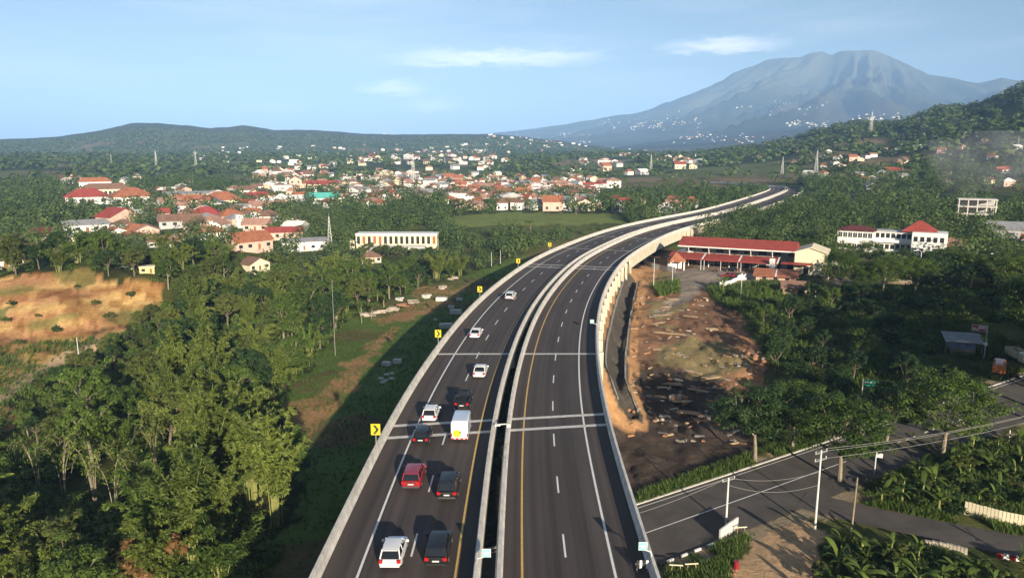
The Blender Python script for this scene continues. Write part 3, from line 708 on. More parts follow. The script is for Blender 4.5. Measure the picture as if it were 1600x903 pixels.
PH = {}
def ph(w, d, h, rt, rise, wm, rm, nwin=3, st=1):
    k = (w, d, h, rt, rise, wm, rm, nwin, st)
    if k not in PH: PH[k] = house_proto(*k)
    return PH[k]
G = 'houses of the near town left of the toll road'
NEAR = [  # px, py, width px, size, roof, wall, roof colour, turn, label
    (135, 362, 52, (15, 8, 3.2, 'gable', 1.6, 'white_paint', 'roof_grey', 5), .1, 'long white house with grey roof beside the yellow building'),
    (186, 354, 44, (12, 9, 4.2, 'front', 3.0, 'pink_paint', 'roof_red', 3), .55, 'pink gabled house with steep red roof right of the grey roof'),
    (219, 369, 30, (9, 7, 3.0, 'gable', 2.2, 'white_paint', 'roof_orange', 3), -.7, 'small white house with orange roof slope below the pink gable'),
    (137, 319, 50, (14, 9, 3.2, 'hip', 2.8, 'white_paint', 'roof_red', 4), 0, 'red hip roofed house just below the arcaded hall'),
    (206, 319, 50, (14, 10, 3.4, 'hip', 3.0, 'white_paint', 'roof_orange', 4), .2, 'white house with orange hip roof right below the arcaded hall'),
    (264, 327, 26, (9, 8, 4.0, 'gable', 1.8, 'white_paint', 'roof_pink', 3), .3, 'tall white house with faded pink roof in mid town'),
    (297, 322, 36, (12, 8, 3.2, 'gable', 2.2, 'cream_paint', 'roof_orange', 3), -.1, 'cream house with brown orange ridge behind the bright roofs'),
    (347, 324, 52, (15, 10, 3.6, 'hip', 3.0, 'cream_paint', 'roof_orange', 4), .1, 'large cream house with orange hip roof at the right of town'),
    (322, 345, 42, (13, 9, 3.4, 'hip', 3.0, 'white_paint', 'roof_red', 4), -.2, 'house with the brightest red hip roof in the town'),
    (282, 354, 54, (16, 8, 3.0, 'gable', 2.4, 'grey_paint', 'roof_brown', 4), 0, 'long low brown roofed house in front of the bright red roof'),
    (362, 347, 36, (11, 8, 3.2, 'hip', 2.6, 'white_paint', 'roof_orange', 3), .3, 'orange roofed house right of the bright red roof'),
    (388, 388, 58, (15, 10, 3.4, 'gable', 3.2, 'pink_paint', 'roof_orange', 4), .5, 'big pink walled house with orange roof at the near edge'),
    (403, 360, 36, (11, 8, 3.2, 'gable', 2.4, 'pink_paint', 'roof_pink', 3), -.3, 'pink roofed house behind the big pink walled house'),
    (240, 299, 22, (13, 8, 3.2, 'flat', .4, 'white_paint', 'white_paint', 4), 0, 'low flat white house, left one of two behind the town'),
    (268, 299, 22, (13, 8, 3.2, 'flat', .4, 'white_paint', 'white_paint', 4), 0, 'low flat white house, right one of two behind the town'),
    (302, 311, 76, (36, 9, 4, 'gable', 1.4, 'cream_paint', 'roof_grey', 10), 0, 'very long low shed with pale grey roof at the town rear'),
    (22, 394, 32, (9, 8, 3.0, 'gable', 2.4, 'white_paint', 'roof_brown', 3), .6, 'brown roofed house at the left edge beside the yellow building'),
    (4, 416, 40, (10, 8, 3.0, 'gable', 2.4, 'white_paint', 'roof_brown', 3), .2, 'brown roofed house cut by the left edge above the pit'),
    (202, 420, 32, (9, 7, 3.0, 'gable', 2.0, 'white_paint', 'roof_maroon', 3), 0, 'maroon roofed house at the top of the pit'),
    (230, 426, 18, (6, 5, 2.8, 'flat', .3, 'yellow_paint', 'cream_paint', 2), 0, 'tiny yellow hut above the pit edge'),
    (398, 421, 34, (10, 8, 3.0, 'front', 2.6, 'cream_paint', 'roof_brown', 3), .6, 'cream gabled house with brown roof among the near trees'),
    (252, 386, 30, (10, 8, 3.0, 'gable', 2.2, 'white_paint', 'roof_brown', 3), -.2, 'brown roofed house half hidden by trees below the town'),
    (330, 372, 40, (12, 8, 3.0, 'hip', 2.4, 'white_paint', 'roof_orange', 3), .1, 'orange roofed house above the near trees, left of the pink house'),
    (290, 380, 30, (10, 8, 3.0, 'gable', 2.0, 'cream_paint', 'roof_pink', 3), .4, 'faded pink roofed cream house above the near trees'),
    (440, 304, 28, (14, 10, 5.0, 'gable', 2.0, 'white_paint', 'white_paint', 3, 1), .2, 'plain white hall left of the turquoise roof'),
    (462, 294, 18, (9, 9, 6.0, 'front', 3.0, 'pink_paint', 'roof_orange', 2, 2), 0, 'tall pink gable behind the plain white hall'),
    (505, 294, 46, (24, 9, 3.6, 'gable', 2.4, 'cream_paint', 'roof_red', 6), 0, 'long red roofed block behind the turquoise roof'),
    (470, 312, 20, (10, 8, 3.4, 'hip', 2.2, 'white_paint', 'roof_red', 3), 0, 'small red roofed house left of the turquoise roof'),
    (475, 389, 64, (19, 9, 4.0, 'gable', 1.2, 'white_paint', 'roof_grey', 5), .05, 'long white warehouse with grey roof above the olive trees'),
    (445, 372, 52, (16, 8, 3.2, 'gable', 2.0, 'pink_paint', 'roof_red', 5), 0, 'red roofed row house behind the white warehouse'),
    (560, 386, 26, (8, 7, 3.0, 'flat', .3, 'cream_paint', 'cream_paint', 3), 0, 'cream flat roofed house left of the long row building'),
    (579, 409, 30, (9, 7, 2.8, 'hip', 2.2, 'cream_paint', 'roof_brown', 4), .1, 'brown roofed pavilion among trees below the row building'),
    (410, 330, 34, (13, 9, 3.6, 'gable', 2.2, 'white_paint', 'roof_pink', 4), -.2, 'pale house with pink roof right of town'),
    (385, 305, 30, (13, 9, 3.6, 'gable', 2.2, 'white_paint', 'roof_brown', 4), .2, 'brown roofed white house at the rear right of town'),
    (420, 345, 30, (11, 9, 3.6, 'hip', 2.4, 'white_paint', 'roof_brown', 4), .2, 'brown hip roofed house behind the pink roofs'),
]
for px, py, wp, sz, tu, lb in NEAR:
    put(ph(*sz), 'house', lb, 'house', px, py, wp, sz[0], tu, G)

# yellow two-part building with maroon roof
def simple_building(name, label, px, py, build, w_px, w_m, extra=0.0, cat='building'):
    x, y, z = U(px, py); ppm = F / math.hypot(x, y); s = w_px / ppm / w_m
    FOOT.append((x, y, w_m * .6 * s)); t = thing(name, label, cat, (x, y, z), facing(x, y, extra), None, s)
    build(t); return t
def b_yellow(t):
    ob('wall', MB().box(-9, 5, -4, 4, -1.5, 3.6).mesh('wall', ['yellow_paint']), t)
    ob('wall', MB().box(5.02, 11, -3.2, 4, -1.5, 3.0).mesh('wall', ['cream_paint']), t)
    r = ob('roof', roof_mb(MB(), 14, 8, 3.6, 'hip', 2.8, .8).mesh('roof', ['roof_maroon']), t, (-2, 0, 0))
    ob('roof', roof_mb(MB(), 6, 7.2, 3.0, 'gable', 1.0, .4).mesh('roof', ['roof_grey']), t, (8.3, .4, 0))
    ob('cornice', MB().box(-9.7, 5.0, -4.75, -4.02, 3.05, 3.3).mesh('cornice', ['white_paint']), t)
    wm = MB().box(-.5, .5, -.05, .03, .8, 2.5).mesh('window', ['window_dark'])
    for cx in (-7.6, -5.2, -2.8, -.4, 2.0): ob('window', wm, t, (cx, -4, 0))
    ob('door', MB().box(3.3, 4.5, -4.05, -3.97, 0, 2.4).mesh('door', ['door_wood']), t)
simple_building('building', 'yellow walled building with dark maroon hip roof at the left', 78, 383, b_yellow, 74, 20)
def b_arcade(t):
    ob('wall', MB().box(-15, 15, -4, 6, -1.5, 5.2).mesh('wall', ['cream_paint']), t)
    am = MB(); a = [(math.cos(q) * .95, 2.6 + math.sin(q) * 1.1) for q in np.linspace(0, math.pi, 7)]
    am.add([(-.95, -.06, 0), (.95, -.06, 0)] + [(x, -.06, z) for x, z in a], [tuple(range(9))]); am = am.mesh('arch', ['window_dark'])
    for k in range(11): ob('arch', am, t, (-13.2 + k * 2.64, -4, 0))
    ob('roof', roof_mb(MB(), 30, 10, 5.2, 'hip', 3.6, 1).mesh('roof', ['roof_brown']), t, (0, 1, 0))
    ob('upper_wall', MB().box(-16, 4, 7, 13, -1, 10.0).mesh('upper_wall', ['white_paint']), t)
    ob('roof', roof_mb(MB(), 20, 6, 10.0, 'hip', 2.6, 1).mesh('roof', ['roof_orange']), t, (-6, 10, 0))
simple_building('hall', 'long pale hall with a row of arches under brown roof', 166, 306, b_arcade, 60, 31)
def b_row(t):
    ob('wall', MB().box(-15, 15, -3.5, 3.5, -1.5, 6.2).mesh('wall', ['cream_paint']), t)
    ob('parapet', MB().box(-15.2, 15.2, -3.7, 3.7, 6.2, 6.6).mesh('parapet', ['white_paint']), t)
    d1 = MB().box(-.55, .55, -.06, .02, 2.6, 5.4).mesh('opening', ['window_dark']); d2 = MB().box(-.55, .55, -.06, .02, 2.6, 5.4).mesh('shutter', ['door_wood'])
    for k in range(15): ob('window', d2 if k in (1, 3, 4, 14) else d1, t, (-14 + k * 2.0, -3.5, .2))
    ob('lower_wall', MB().box(-13, 11, -6.0, -3.52, -1.5, 2.3).mesh('lower_wall', ['grey_paint']), t)
simple_building('row_building', 'long cream row building with many dark doorways above trees', 622, 391, b_row, 124, 30, -.16)
def b_teal(t):
    ob('wall', MB().box(-10, 10, -5, 5, -1.5, 4.2).mesh('wall', ['white_paint']), t)
    ob('roof', roof_mb(MB(), 20, 10, 4.2, 'gable', 3.4, .6).mesh('roof', ['roof_teal']), t)
    for k in range(5): ob('window', MB().box(-.8, .8, -.06, .02, 1.2, 2.6).mesh('window', ['window_dark']), t, (-8 + k * 4, -5, 0))
simple_building('hall', 'white hall with bright turquoise roof in the middle distance', 508, 318, b_teal, 46, 21)

# right: long shophouse row with red roofs
def b_shops(t):
    ob('wall', MB().box(-19, 12, 1.2, 5, -1.5, 6.4).mesh('wall', ['grey_paint']), t)
    ob('end_wall', wall_mb(MB(), 8, 10, 6.2, 'front', 1.3).mesh('end_wall', ['cream_paint']), t, (16.2, 0, 0))
    r = ob('roof', MB().add([(-20, -4.6, 6.2), (12.4, -4.6, 6.2), (12.4, 1.0, 8.2), (-20, 1.0, 8.2), (12.4, 6, 6.6), (-20, 6, 6.6), (-20, -4.6, 5.95), (12.4, -4.6, 5.95), (12.4, 6, 6.35), (-20, 6, 6.35)],
                            [(0, 1, 2, 3), (3, 2, 4, 5), (6, 7, 1, 0), (5, 4, 8, 9), (9, 8, 7, 6), (1, 7, 8, 4, 2), (0, 3, 5, 9, 6)]).mesh('roof', ['roof_red']), t)
    ob('roof', roof_mb(MB(), 8, 10, 6.2, 'front', 1.4, .5).mesh('roof', ['cream_paint']), t, (16.2, 0, 0))
    ob('gutter', MB().box(-20, 12.4, -4.85, -4.62, 5.75, 6.05).mesh('gutter', ['white_paint']), t)
    aw = MB().add([(-5, -8.6, 2.9), (5, -8.6, 2.9), (5, -3.0, 4.0), (-5, -3.0, 4.0), (-5, -8.6, 2.7), (5, -8.6, 2.7), (5, -3, 3.8), (-5, -3, 3.8)], [(0, 1, 2, 3), (4, 5, 1, 0), (7, 6, 5, 4), (1, 5, 6, 2), (3, 7, 4, 0)]).mesh('awning', ['roof_red'])
    st = MB().add([(-.22, -8.62, 2.96), (.22, -8.62, 2.96), (.22, -3.0, 4.06), (-.22, -3.0, 4.06)], [(0, 1, 2, 3)]).mesh('seam', ['white_paint'])
    for k, cx in enumerate((-17, -6.9, 3.2)):
        a_ = ob('awning', aw, t, (cx, 0, 0)); ob('seam', st, a_, (4.9, 0, .0))
        for q in (-4.6, 0, 4.6): ob('post', MB().tube([(q, -8.3, -.6), (q, -8.3, 2.72)], .09, 5).mesh('post', ['pole_paint']), a_)
    ob('awning', MB().box(9, 17, -8.4, -5.2, 3.0, 3.25).mesh('awning', ['roof_red']), t)
    br = MB().tube([(0, -4.4, 5.8), (0, -3.4, 4.2), (0, -3.2, .0)], .14, 5).mesh('bracket', ['white_paint'])
    for k in range(6): ob('bracket', br, t, (-17 + 5.8 * k, 0, 0))
    wm = MB().box(-1.2, 1.2, -.06, .02, 0, 2.6).mesh('shopfront', ['window_dark'])
    for k in range(8): ob('shopfront', wm, t, (-17 + 4 * k, 1.2, 0)); ob('window', MB().box(-1.1, 1.1, -.06, .02, 3.9, 5.4).mesh('window', ['window_dark']), t, (-17 + 4 * k, 1.2, 0))
    ob('end_door', MB().box(14.6, 15.9, -5.06, -4.98, 0, 2.3).mesh('end_door', ['window_dark']), t)
    ob('sign_pillar', MB().box(6.2, 7.6, -9.4, -8.9, -.6, 4.4).mesh('sign_pillar', ['white_paint']), t)
simple_building('shop_row', 'long row of shops with red roof and lower red awnings', 1172, 419, b_shops, 214, 41, -.13, 'shop')
def b_school(t):
    ob('wall', MB().box(-17, -5, -4, 4, -1.5, 7.6).mesh('wall', ['white_paint']), t)
    ob('roof', roof_mb(MB(), 12, 8, 7.6, 'hip', 1.4, .7).mesh('roof', ['roof_maroon']), t, (-11, 0, 0))
    ob('middle_wall', MB().box(-4.98, 7.2, 0, 6, -1.5, 7.0).mesh('middle_wall', ['white_paint']), t)
    ob('roof', MB().box(-5, 7.2, -.3, 6.3, 7.02, 7.5).mesh('roof', ['grey_paint']), t)
    ob('end_wall', MB().box(7.22, 18, -5, 5, -1.5, 7.8).mesh('end_wall', ['white_paint']), t)
    ob('roof', roof_mb(MB(), 10.6, 9.4, 7.95, 'hip', 3.4, .3).mesh('roof', ['roof_red']), t, (9.2, 3.4, 0))
    ob('gallery', MB().box(-5, 7.2, -1.4, -.02, 3.4, 4.4).mesh('gallery', ['white_paint']), t)
    ob('annex', MB().box(18.02, 24, -2, 5, -1.5, 3.6).mesh('annex', ['roof_brown']), t)
    ob('annex_roof', roof_mb(MB(), 6, 7, 3.6, 'gable', 2.4, .5).mesh('annex_roof', ['roof_brown']), t, (21.2, 1.5, 0))
    wm = MB().box(-.62, .62, -.06, .02, 0, 1.7).mesh('window', ['window_dark']); fm = MB().box(-.05, .05, -.09, -.05, 0, 1.7).mesh('mullion', ['white_paint'])
    for z in (.9, 4.9):
        for k in range(7):
            w = ob('window', wm, t, (-16 + k * 1.65, -4, z)); ob('mullion', fm, w)
        for k in range(7): ob('window', wm, t, (-4 + k * 1.7, 0, z))
        for k in range(5): ob('window', wm, t, (8.4 + k * 2.0, -5, z - .2))
simple_building('school_building', 'white two storey building with red hip roof behind the road trees', 1388, 393, b_school, 158, 41, -.05)
def b_frame(t):
    for fl in range(3): ob('floor_slab', MB().box(-7, 7, -4, 4, 3 * fl + 2.8, 3 * fl + 3.2).mesh('floor_slab', ['concrete']), t)
    cm = MB().box(-.2, .2, -.2, .2, -1, 9).mesh('column', ['concrete'])
    for a in range(5):
        for b in (-3.6, 3.6): ob('column', cm, t, (-6.6 + a * 3.3, b, 0))
    ob('back_wall', MB().box(-6.4, 6.4, 3.3, 3.5, -1, 8.9).mesh('back_wall', ['grey_paint']), t)
simple_building('unfinished_building', 'open concrete frame of an unfinished building among right trees', 1523, 345, b_frame, 44, 14, .1)
def b_hut(t):
    ob('wall', MB().box(-2.2, 2.2, -1.8, 1.8, -.6, 2.6).mesh('wall', ['tarp_blue']), t)
    ob('roof', MB().add([(-3.2, -3.0, 2.5), (3.2, -3.0, 2.6), (3.4, 2.4, 3.4), (-3.2, 2.4, 3.3), (-3.2, -3.0, 2.4), (3.2, -3.0, 2.5), (3.4, 2.4, 3.3), (-3.2, 2.4, 3.2)], [(0, 1, 2, 3), (7, 6, 5, 4), (0, 4, 5, 1), (1, 5, 6, 2), (2, 6, 7, 3), (3, 7, 4, 0)]).mesh('roof', ['roof_grey']), t)
    for q in (-3, 3): ob('post', MB().tube([(q, -2.8, -.6), (q, -2.8, 2.48)], .07, 5).mesh('post', ['timber']), t)
    ob('counter', MB().box(-2, 2, -2.4, -1.82, -.3, 1.0).mesh('counter', ['timber']), t)
simple_building('roadside_kiosk', 'small blue grey kiosk with tin roof beside the red sign', 1500, 549, b_hut, 46, 6.6, .2, 'kiosk')
def b_ruin(t):
    ob('wall', MB().box(-2.5, 2.5, -1.8, 1.8, -.6, 2.3).mesh('wall', ['timber']), t)
    ob('roof', roof_mb(MB(), 5, 3.6, 2.3, 'gable', 1.2, .5).mesh('roof', ['roof_brown']), t)
    ob('doorway', MB().box(.6, 1.9, -1.86, -1.78, 0, 1.8).mesh('doorway', ['window_dark']), t)
    ob('frame', MB().tube([(2.9, -2.2, -.5), (2.9, -2.2, 1.9), (4.2, -2.2, 1.9), (4.2, -2.2, -.5)], .08, 5).mesh('frame', ['white_paint']), t)
simple_building('wooden_shack', 'old brown wooden shack right below the red awning', 1240, 462, b_ruin, 44, 6.6, .1, 'shack')
def b_awn(t):
    ob('wall', MB().box(-5.2, 5.2, -1.5, 1.8, -.8, 2.0).mesh('wall', ['pink_paint']), t)
    ob('roof', MB().add([(-6, -2.8, 1.9), (6, -2.8, 1.9), (6, 2.4, 3.3), (-6, 2.4, 3.3), (-6, -2.8, 1.75), (6, -2.8, 1.75), (6, 2.4, 3.15), (-6, 2.4, 3.15)], [(0, 1, 2, 3), (7, 6, 5, 4), (0, 4, 5, 1), (1, 5, 6, 2), (2, 6, 7, 3), (3, 7, 4, 0)]).mesh('roof', ['roof_orange']), t)
    ob('roof_seam', MB().add([(-.2, -2.82, 1.93), (.2, -2.82, 1.93), (.2, 2.4, 3.34), (-.2, 2.4, 3.34)], [(0, 1, 2, 3)]).mesh('roof_seam', ['white_paint']), t)
    for q in (-3, 0, 3): ob('window', MB().box(q - .5, q + .5, -1.56, -1.48, .5, 1.6).mesh('window', ['window_dark']), t)
simple_building('food_stall', 'low stall with orange red lean-to roof below the shops', 1212, 441, b_awn, 64, 12, -.05, 'stall')
def b_gate(t):
    ob('roof', roof_mb(MB(), 4.6, 4.6, 3.0, 'hip', 2.2, .3).mesh('roof', ['roof_orange']), t)
    for a in (-2, 2):
        for b in (-2, 2): ob('post', MB().box(a - .15, a + .15, b - .15, b + .15, -.5, 2.95).mesh('post', ['white_paint']), t)
    ob('wall', MB().box(-1.8, 1.8, 1.6, 1.8, -.5, 2.9).mesh('wall', ['white_paint']), t)
simple_building('guard_shelter', 'small open shelter with orange pyramid roof by the dirt yard', 1056, 421, b_gate, 26, 5.2, .2, 'shelter')
put(ph(12, 8, 4.5, 'front', 2.0, 'white_paint', 'white_paint', 2), 'shed', 'white gabled shed left of the red awnings', 'shed', 1082, 409, 40, 12, .3)
put(ph(16, 9, 3.5, 'gable', 2.2, 'grey_paint', 'roof_grey', 4), 'house', 'grey roofed house cut by the right edge near the hill', 'house', 1583, 372, 60, 16, .1)

# mid-distance and far houses: too small for parts
def small_house(w, d, h, rt, rise, wm, rm):
    mb = MB(); wall_mb(mb, w, d, h, rt, rise, 0); roof_mb(mb, w, d, h, rt, rise, .5, 1)
    for q in (-.28, .28): mb.box(w * q - .6, w * q + .6, -d / 2 - .05, -d / 2 + .02, .9, 2.2, 2)
    return mb.mesh('house', [wm, rm, 'window_dark'])
walls = ['white_paint', 'white_paint', 'white_paint', 'cream_paint', 'pink_paint', 'grey_paint']
roofs = ['roof_pink', 'roof_brown', 'roof_orange', 'roof_brown', 'roof_pink', 'roof_grey', 'roof_red', 'white_paint']
rword = {'roof_pink': 'faded pink', 'roof_brown': 'brown', 'roof_orange': 'orange', 'roof_grey': 'grey', 'roof_red': 'red', 'white_paint': 'white'}
wword = {'white_paint': 'white', 'cream_paint': 'cream', 'pink_paint': 'pink', 'grey_paint': 'grey'}
SH = []
for k in range(26):
    wm = walls[k % 6]; rm = roofs[(k * 3 + k // 8) % 8]; rt = ('gable', 'front', 'hip', 'gable')[k % 4]
    SH.append((small_house(random.uniform(7, 11), random.uniform(6.5, 9), random.uniform(3, 5.2), rt, random.uniform(1.6, 2.8), wm, rm), wm, rm))
CLUSTERS = [  # px box, count, place, size factor
    ((700, 285, 800, 328), 44, 'in the dense town left of the green field', 1.0), ((800, 292, 925, 330), 48, 'in the dense town above the green field', 1.0),
    ((590, 280, 705, 312), 26, 'in the town behind the dark tree mass', 1.0), ((395, 300, 470, 370), 14, 'between the near town and the turquoise roof', 1.0),
    ((520, 285, 600, 325), 14, 'right of the turquoise roof', 1.0), ((940, 318, 1080, 334), 8, 'beside the green field under the road curve', 1.1),
    ((925, 290, 965, 298), 3, 'in the trees above the dense town', 1.4), ((400, 262, 530, 280), 18, 'in the far village beyond the near town', 1.1),
    ((560, 238, 660, 262), 14, 'in the far village near the tall mast', 1.3), ((690, 240, 780, 256), 12, 'in the far village right of the mast', 1.3),
    ((1230, 228, 1420, 278), 22, 'scattered on the wooded right hill', .85), ((1300, 270, 1420, 296), 12, 'at the foot of the right hill', .9), ((1430, 210, 1595, 300), 16, 'high on the wooded right hill', .85),
    ((900, 245, 1100, 275), 14, 'on the plain below the volcano', 1.3), ((230, 300, 390, 350), 12, 'packed between the larger houses of the near town', .9),
]
grid_used = []
def free(x, y, r):
    return all((x - a) ** 2 + (y - b) ** 2 > (r + c) ** 2 * .62 for a, b, c in FOOT)
for (x0, y0, x1, y1), n, place, sf in CLUSTERS:
    k = tries = 0
    while k < n and tries < n * 12:
        tries += 1
        px, py = random.uniform(x0, x1), random.uniform(y0, y1); x, y, z = U(px, py)
        if abs(x - road_x(y)) < 22: continue
        if not free(x, y, 5 * sf): continue
        me, wm, rm = SH[random.randrange(26)]; FOOT.append((x, y, 5.0 * sf)); k += 1
        tag(ob('house', me, None, (x, y, z), facing(x, y, random.uniform(-.7, .7)), sf * random.uniform(.85, 1.2)),
            '%s house with %s roof %s' % (wword[wm], rword[rm], where(px, py)), 'house', 'houses ' + where(px, py))
# specks of villages on the volcano's lower slopes
far_h = [((930, 180, 1110, 205), 70), ((985, 190, 1035, 201), 70), ((1060, 205, 1180, 226), 45), ((1225, 188, 1295, 200), 50), ((1330, 176, 1440, 198), 80), ((760, 205, 930, 240), 90), ((640, 225, 760, 245), 40), ((300, 225, 640, 258), 60), ((1040, 150, 1300, 185), 40)]
vv, qq, mi_, b_ = [], [], [], 0
hb = MB(); hb.box(-.5, .5, -.4, .4, -.5, .42, 0); roof_mb(hb, 1, .8, .5, 'gable', .3, .05, 1)
hv = np.array(hb.v); hf = hb.f
far_objs = 0
SPECK = [small_house(16, 12, 6, 'gable', 3, 'white_paint', r_) for r_ in ('white_paint', 'roof_pink', 'roof_orange', 'white_paint')]
allp = []
for (x0, y0, x1, y1), n in far_h:
    for _ in range(n):
        px, py = random.uniform(x0, x1), random.triangular(y0, y1); x, y, z = U(px, py)
        allp.append((x, y, z))
mbf = MB()
for x, y, z in allp:
    s = random.uniform(4.5, 9.5); c, sn = math.cos(facing(x, y, random.uniform(-.5, .5))), math.sin(facing(x, y, random.uniform(-.5, .5)))
    w2 = random.uniform(.8, 1.7)
    mbf.add([(x + (p[0] * w2 * c - p[1] * sn) * s, y + (p[0] * w2 * sn + p[1] * c) * s, z + p[2] * s * .75) for p in hv], hf, random.choice((0, 0, 0, 1, 2)))
tag(ob('distant_houses', mbf.mesh('distant_houses', ['white_paint', 'roof_pink', 'cream_paint'])), 'pale specks of villages on the slopes below the volcano', None, None, 'stuff')

# the rest of the close-packed town roofs
TOWNS = [((700, 280, 930, 328), 210, 1.0), ((590, 278, 705, 312), 60, 1.0), ((400, 262, 600, 330), 80, 1.05), ((180, 300, 420, 375), 60, 1.0), ((560, 238, 800, 276), 60, 1.2), ((100, 285, 330, 315), 25, 1.0), ((900, 240, 1120, 272), 60, 1.2), ((1180, 240, 1420, 285), 14, .9)]
def town_rest():
    mb = MB(); wm_ = ['white_paint', 'cream_paint', 'roof_pink', 'roof_brown', 'roof_orange', 'roof_grey', 'pink_paint']
    protos = []
    for k in range(6):
        b_ = MB(); w_, d_, h_ = random.uniform(7, 10), random.uniform(6, 8), random.uniform(3, 4.6); rt = ('gable', 'front', 'hip')[k % 3]; rise = random.uniform(1.6, 2.6)
        wall_mb(b_, w_, d_, h_, rt, rise, 0); n0 = len(b_.f); roof_mb(b_, w_, d_, h_, rt, rise, .5, 1); protos.append((np.array(b_.v), b_.f, np.array(b_.m)))
    for (x0, y0, x1, y1), n, sf in TOWNS:
        for _ in range(n):
            px, py = random.uniform(x0, x1), random.uniform(y0, y1); x, y = plane_pt(px, py, 8); z = H1(x, y)
            if abs(x - road_x(y)) < 22 or not free(x, y, 3.6): continue
            FOOT.append((x, y, 3.8 * sf)); v, f, m = protos[random.randrange(6)]; a = facing(x, y, random.uniform(-.8, .8)); c, s_ = math.cos(a) * sf, math.sin(a) * sf
            b0 = len(mb.v); mb.v += [(x + p[0] * c - p[1] * s_, y + p[0] * s_ + p[1] * c, z + p[2] * sf) for p in v]; mb.f += [tuple(b0 + i for i in q) for q in f]
            wi, ri = random.choice((0, 0, 0, 1, 6)), random.choice((2, 2, 3, 3, 4, 5, 0)); mb.m += [wi if q == 0 else ri for q in m]
    tag(ob('town_roofs', mb.mesh('town_roofs', wm_)), 'close packed smaller houses filling the valley towns', None, None, 'stuff')
town_rest()

# lattice masts
def mast(hh, wb):
    mb = MB()
    for sx in (-1, 1):
        for sy in (-1, 1): mb.tube([(sx * wb, sy * wb, -1), (sx * wb * .12, sy * wb * .12, hh)], [.22, .14], 4)
    n = 9
    br = MB()
    for k in range(n):
        a, b = k / n, (k + 1) / n; wa, w_ = wb * (1 - .88 * a), wb * (1 - .88 * b)
        for sx, sy, tx, ty in ((-1, -1, 1, -1), (1, -1, 1, 1), (1, 1, -1, 1), (-1, 1, -1, -1)):
            br.tube([(sx * wa, sy * wa, hh * a), (tx * w_, ty * w_, hh * b)], .1, 3); br.tube([(tx * wa, ty * wa, hh * a), (sx * w_, sy * w_, hh * b)], .1, 3)
    top = MB().tube([(0, 0, hh - .5), (0, 0, hh + 4)], .1, 4)
    return Proto([('legs_frame', mb.mesh('legs_frame', ['pole_paint'])), ('bracing', br.mesh('bracing', ['pole_paint'])), ('antenna', top.mesh('antenna', ['pole_paint']))])
mst = mast(42, 3.0)
for px, pb, pt, lb in ((646, 288, 238, 'above the mid town, tallest in the middle distance'), (307, 268, 237, 'behind the near town, right of a pair'), (245, 266, 238, 'behind the near town, left of a pair'), (1275, 270, 236, 'before the wooded right hill'),
                       (1222, 272, 246, 'right of the far road bend'), (1017, 268, 241, 'on the plain below the volcano'), (516, 390, 335, 'rising from the dark trees by the row building'), (1360, 212, 178, 'on the ridge of the right hill'), (695, 258, 244, 'small and pale left of the volcano slope'), (175, 262, 243, 'far left before the blue ridge'), (1590, 232, 215, 'on the right hill at the right edge')):
    x, y, z = U(px, pb); r = math.hypot(x, y); hgt = (pb - pt) / F * r
    mst.place('lattice_mast', 'thin pale lattice mast ' + lb, 'mast', (x, y, z), random.random(), hgt / 46, 'lattice masts over the valley')

# ------------------------------------------------------------------ plants
def unit(v): return v / np.maximum(np.linalg.norm(v, axis=-1, keepdims=True), 1e-9)
def leaves(C, Nr, L, W, g, axis=None):
    """diamond leaves: centres, normals, lengths, widths -> verts, quads"""
    n = len(C); Nr = unit(Nr)
    a = g.normal(size=(n, 3)) if axis is None else axis
    a = unit(a - Nr * np.sum(a * Nr, 1, keepdims=True)); b = np.cross(Nr, a)
    L = np.broadcast_to(np.asarray(L, float), (n,))[:, None]; W = np.broadcast_to(np.asarray(W, float), (n,))[:, None]
    v = np.stack([C - a * L * .5, C + b * W * .5 + a * L * .05, C + a * L * .5, C - b * W * .5 + a * L * .05], 1).reshape(-1, 3)
    return v, np.arange(4 * n).reshape(n, 4)
def crown_mesh(name, C, Nr, L, W, g, mt, tint, axis=None):
    v, q = leaves(C, Nr, L, W, g, axis); return np_mesh(name, v, q, None, (mt,), np.repeat(tint, 4))


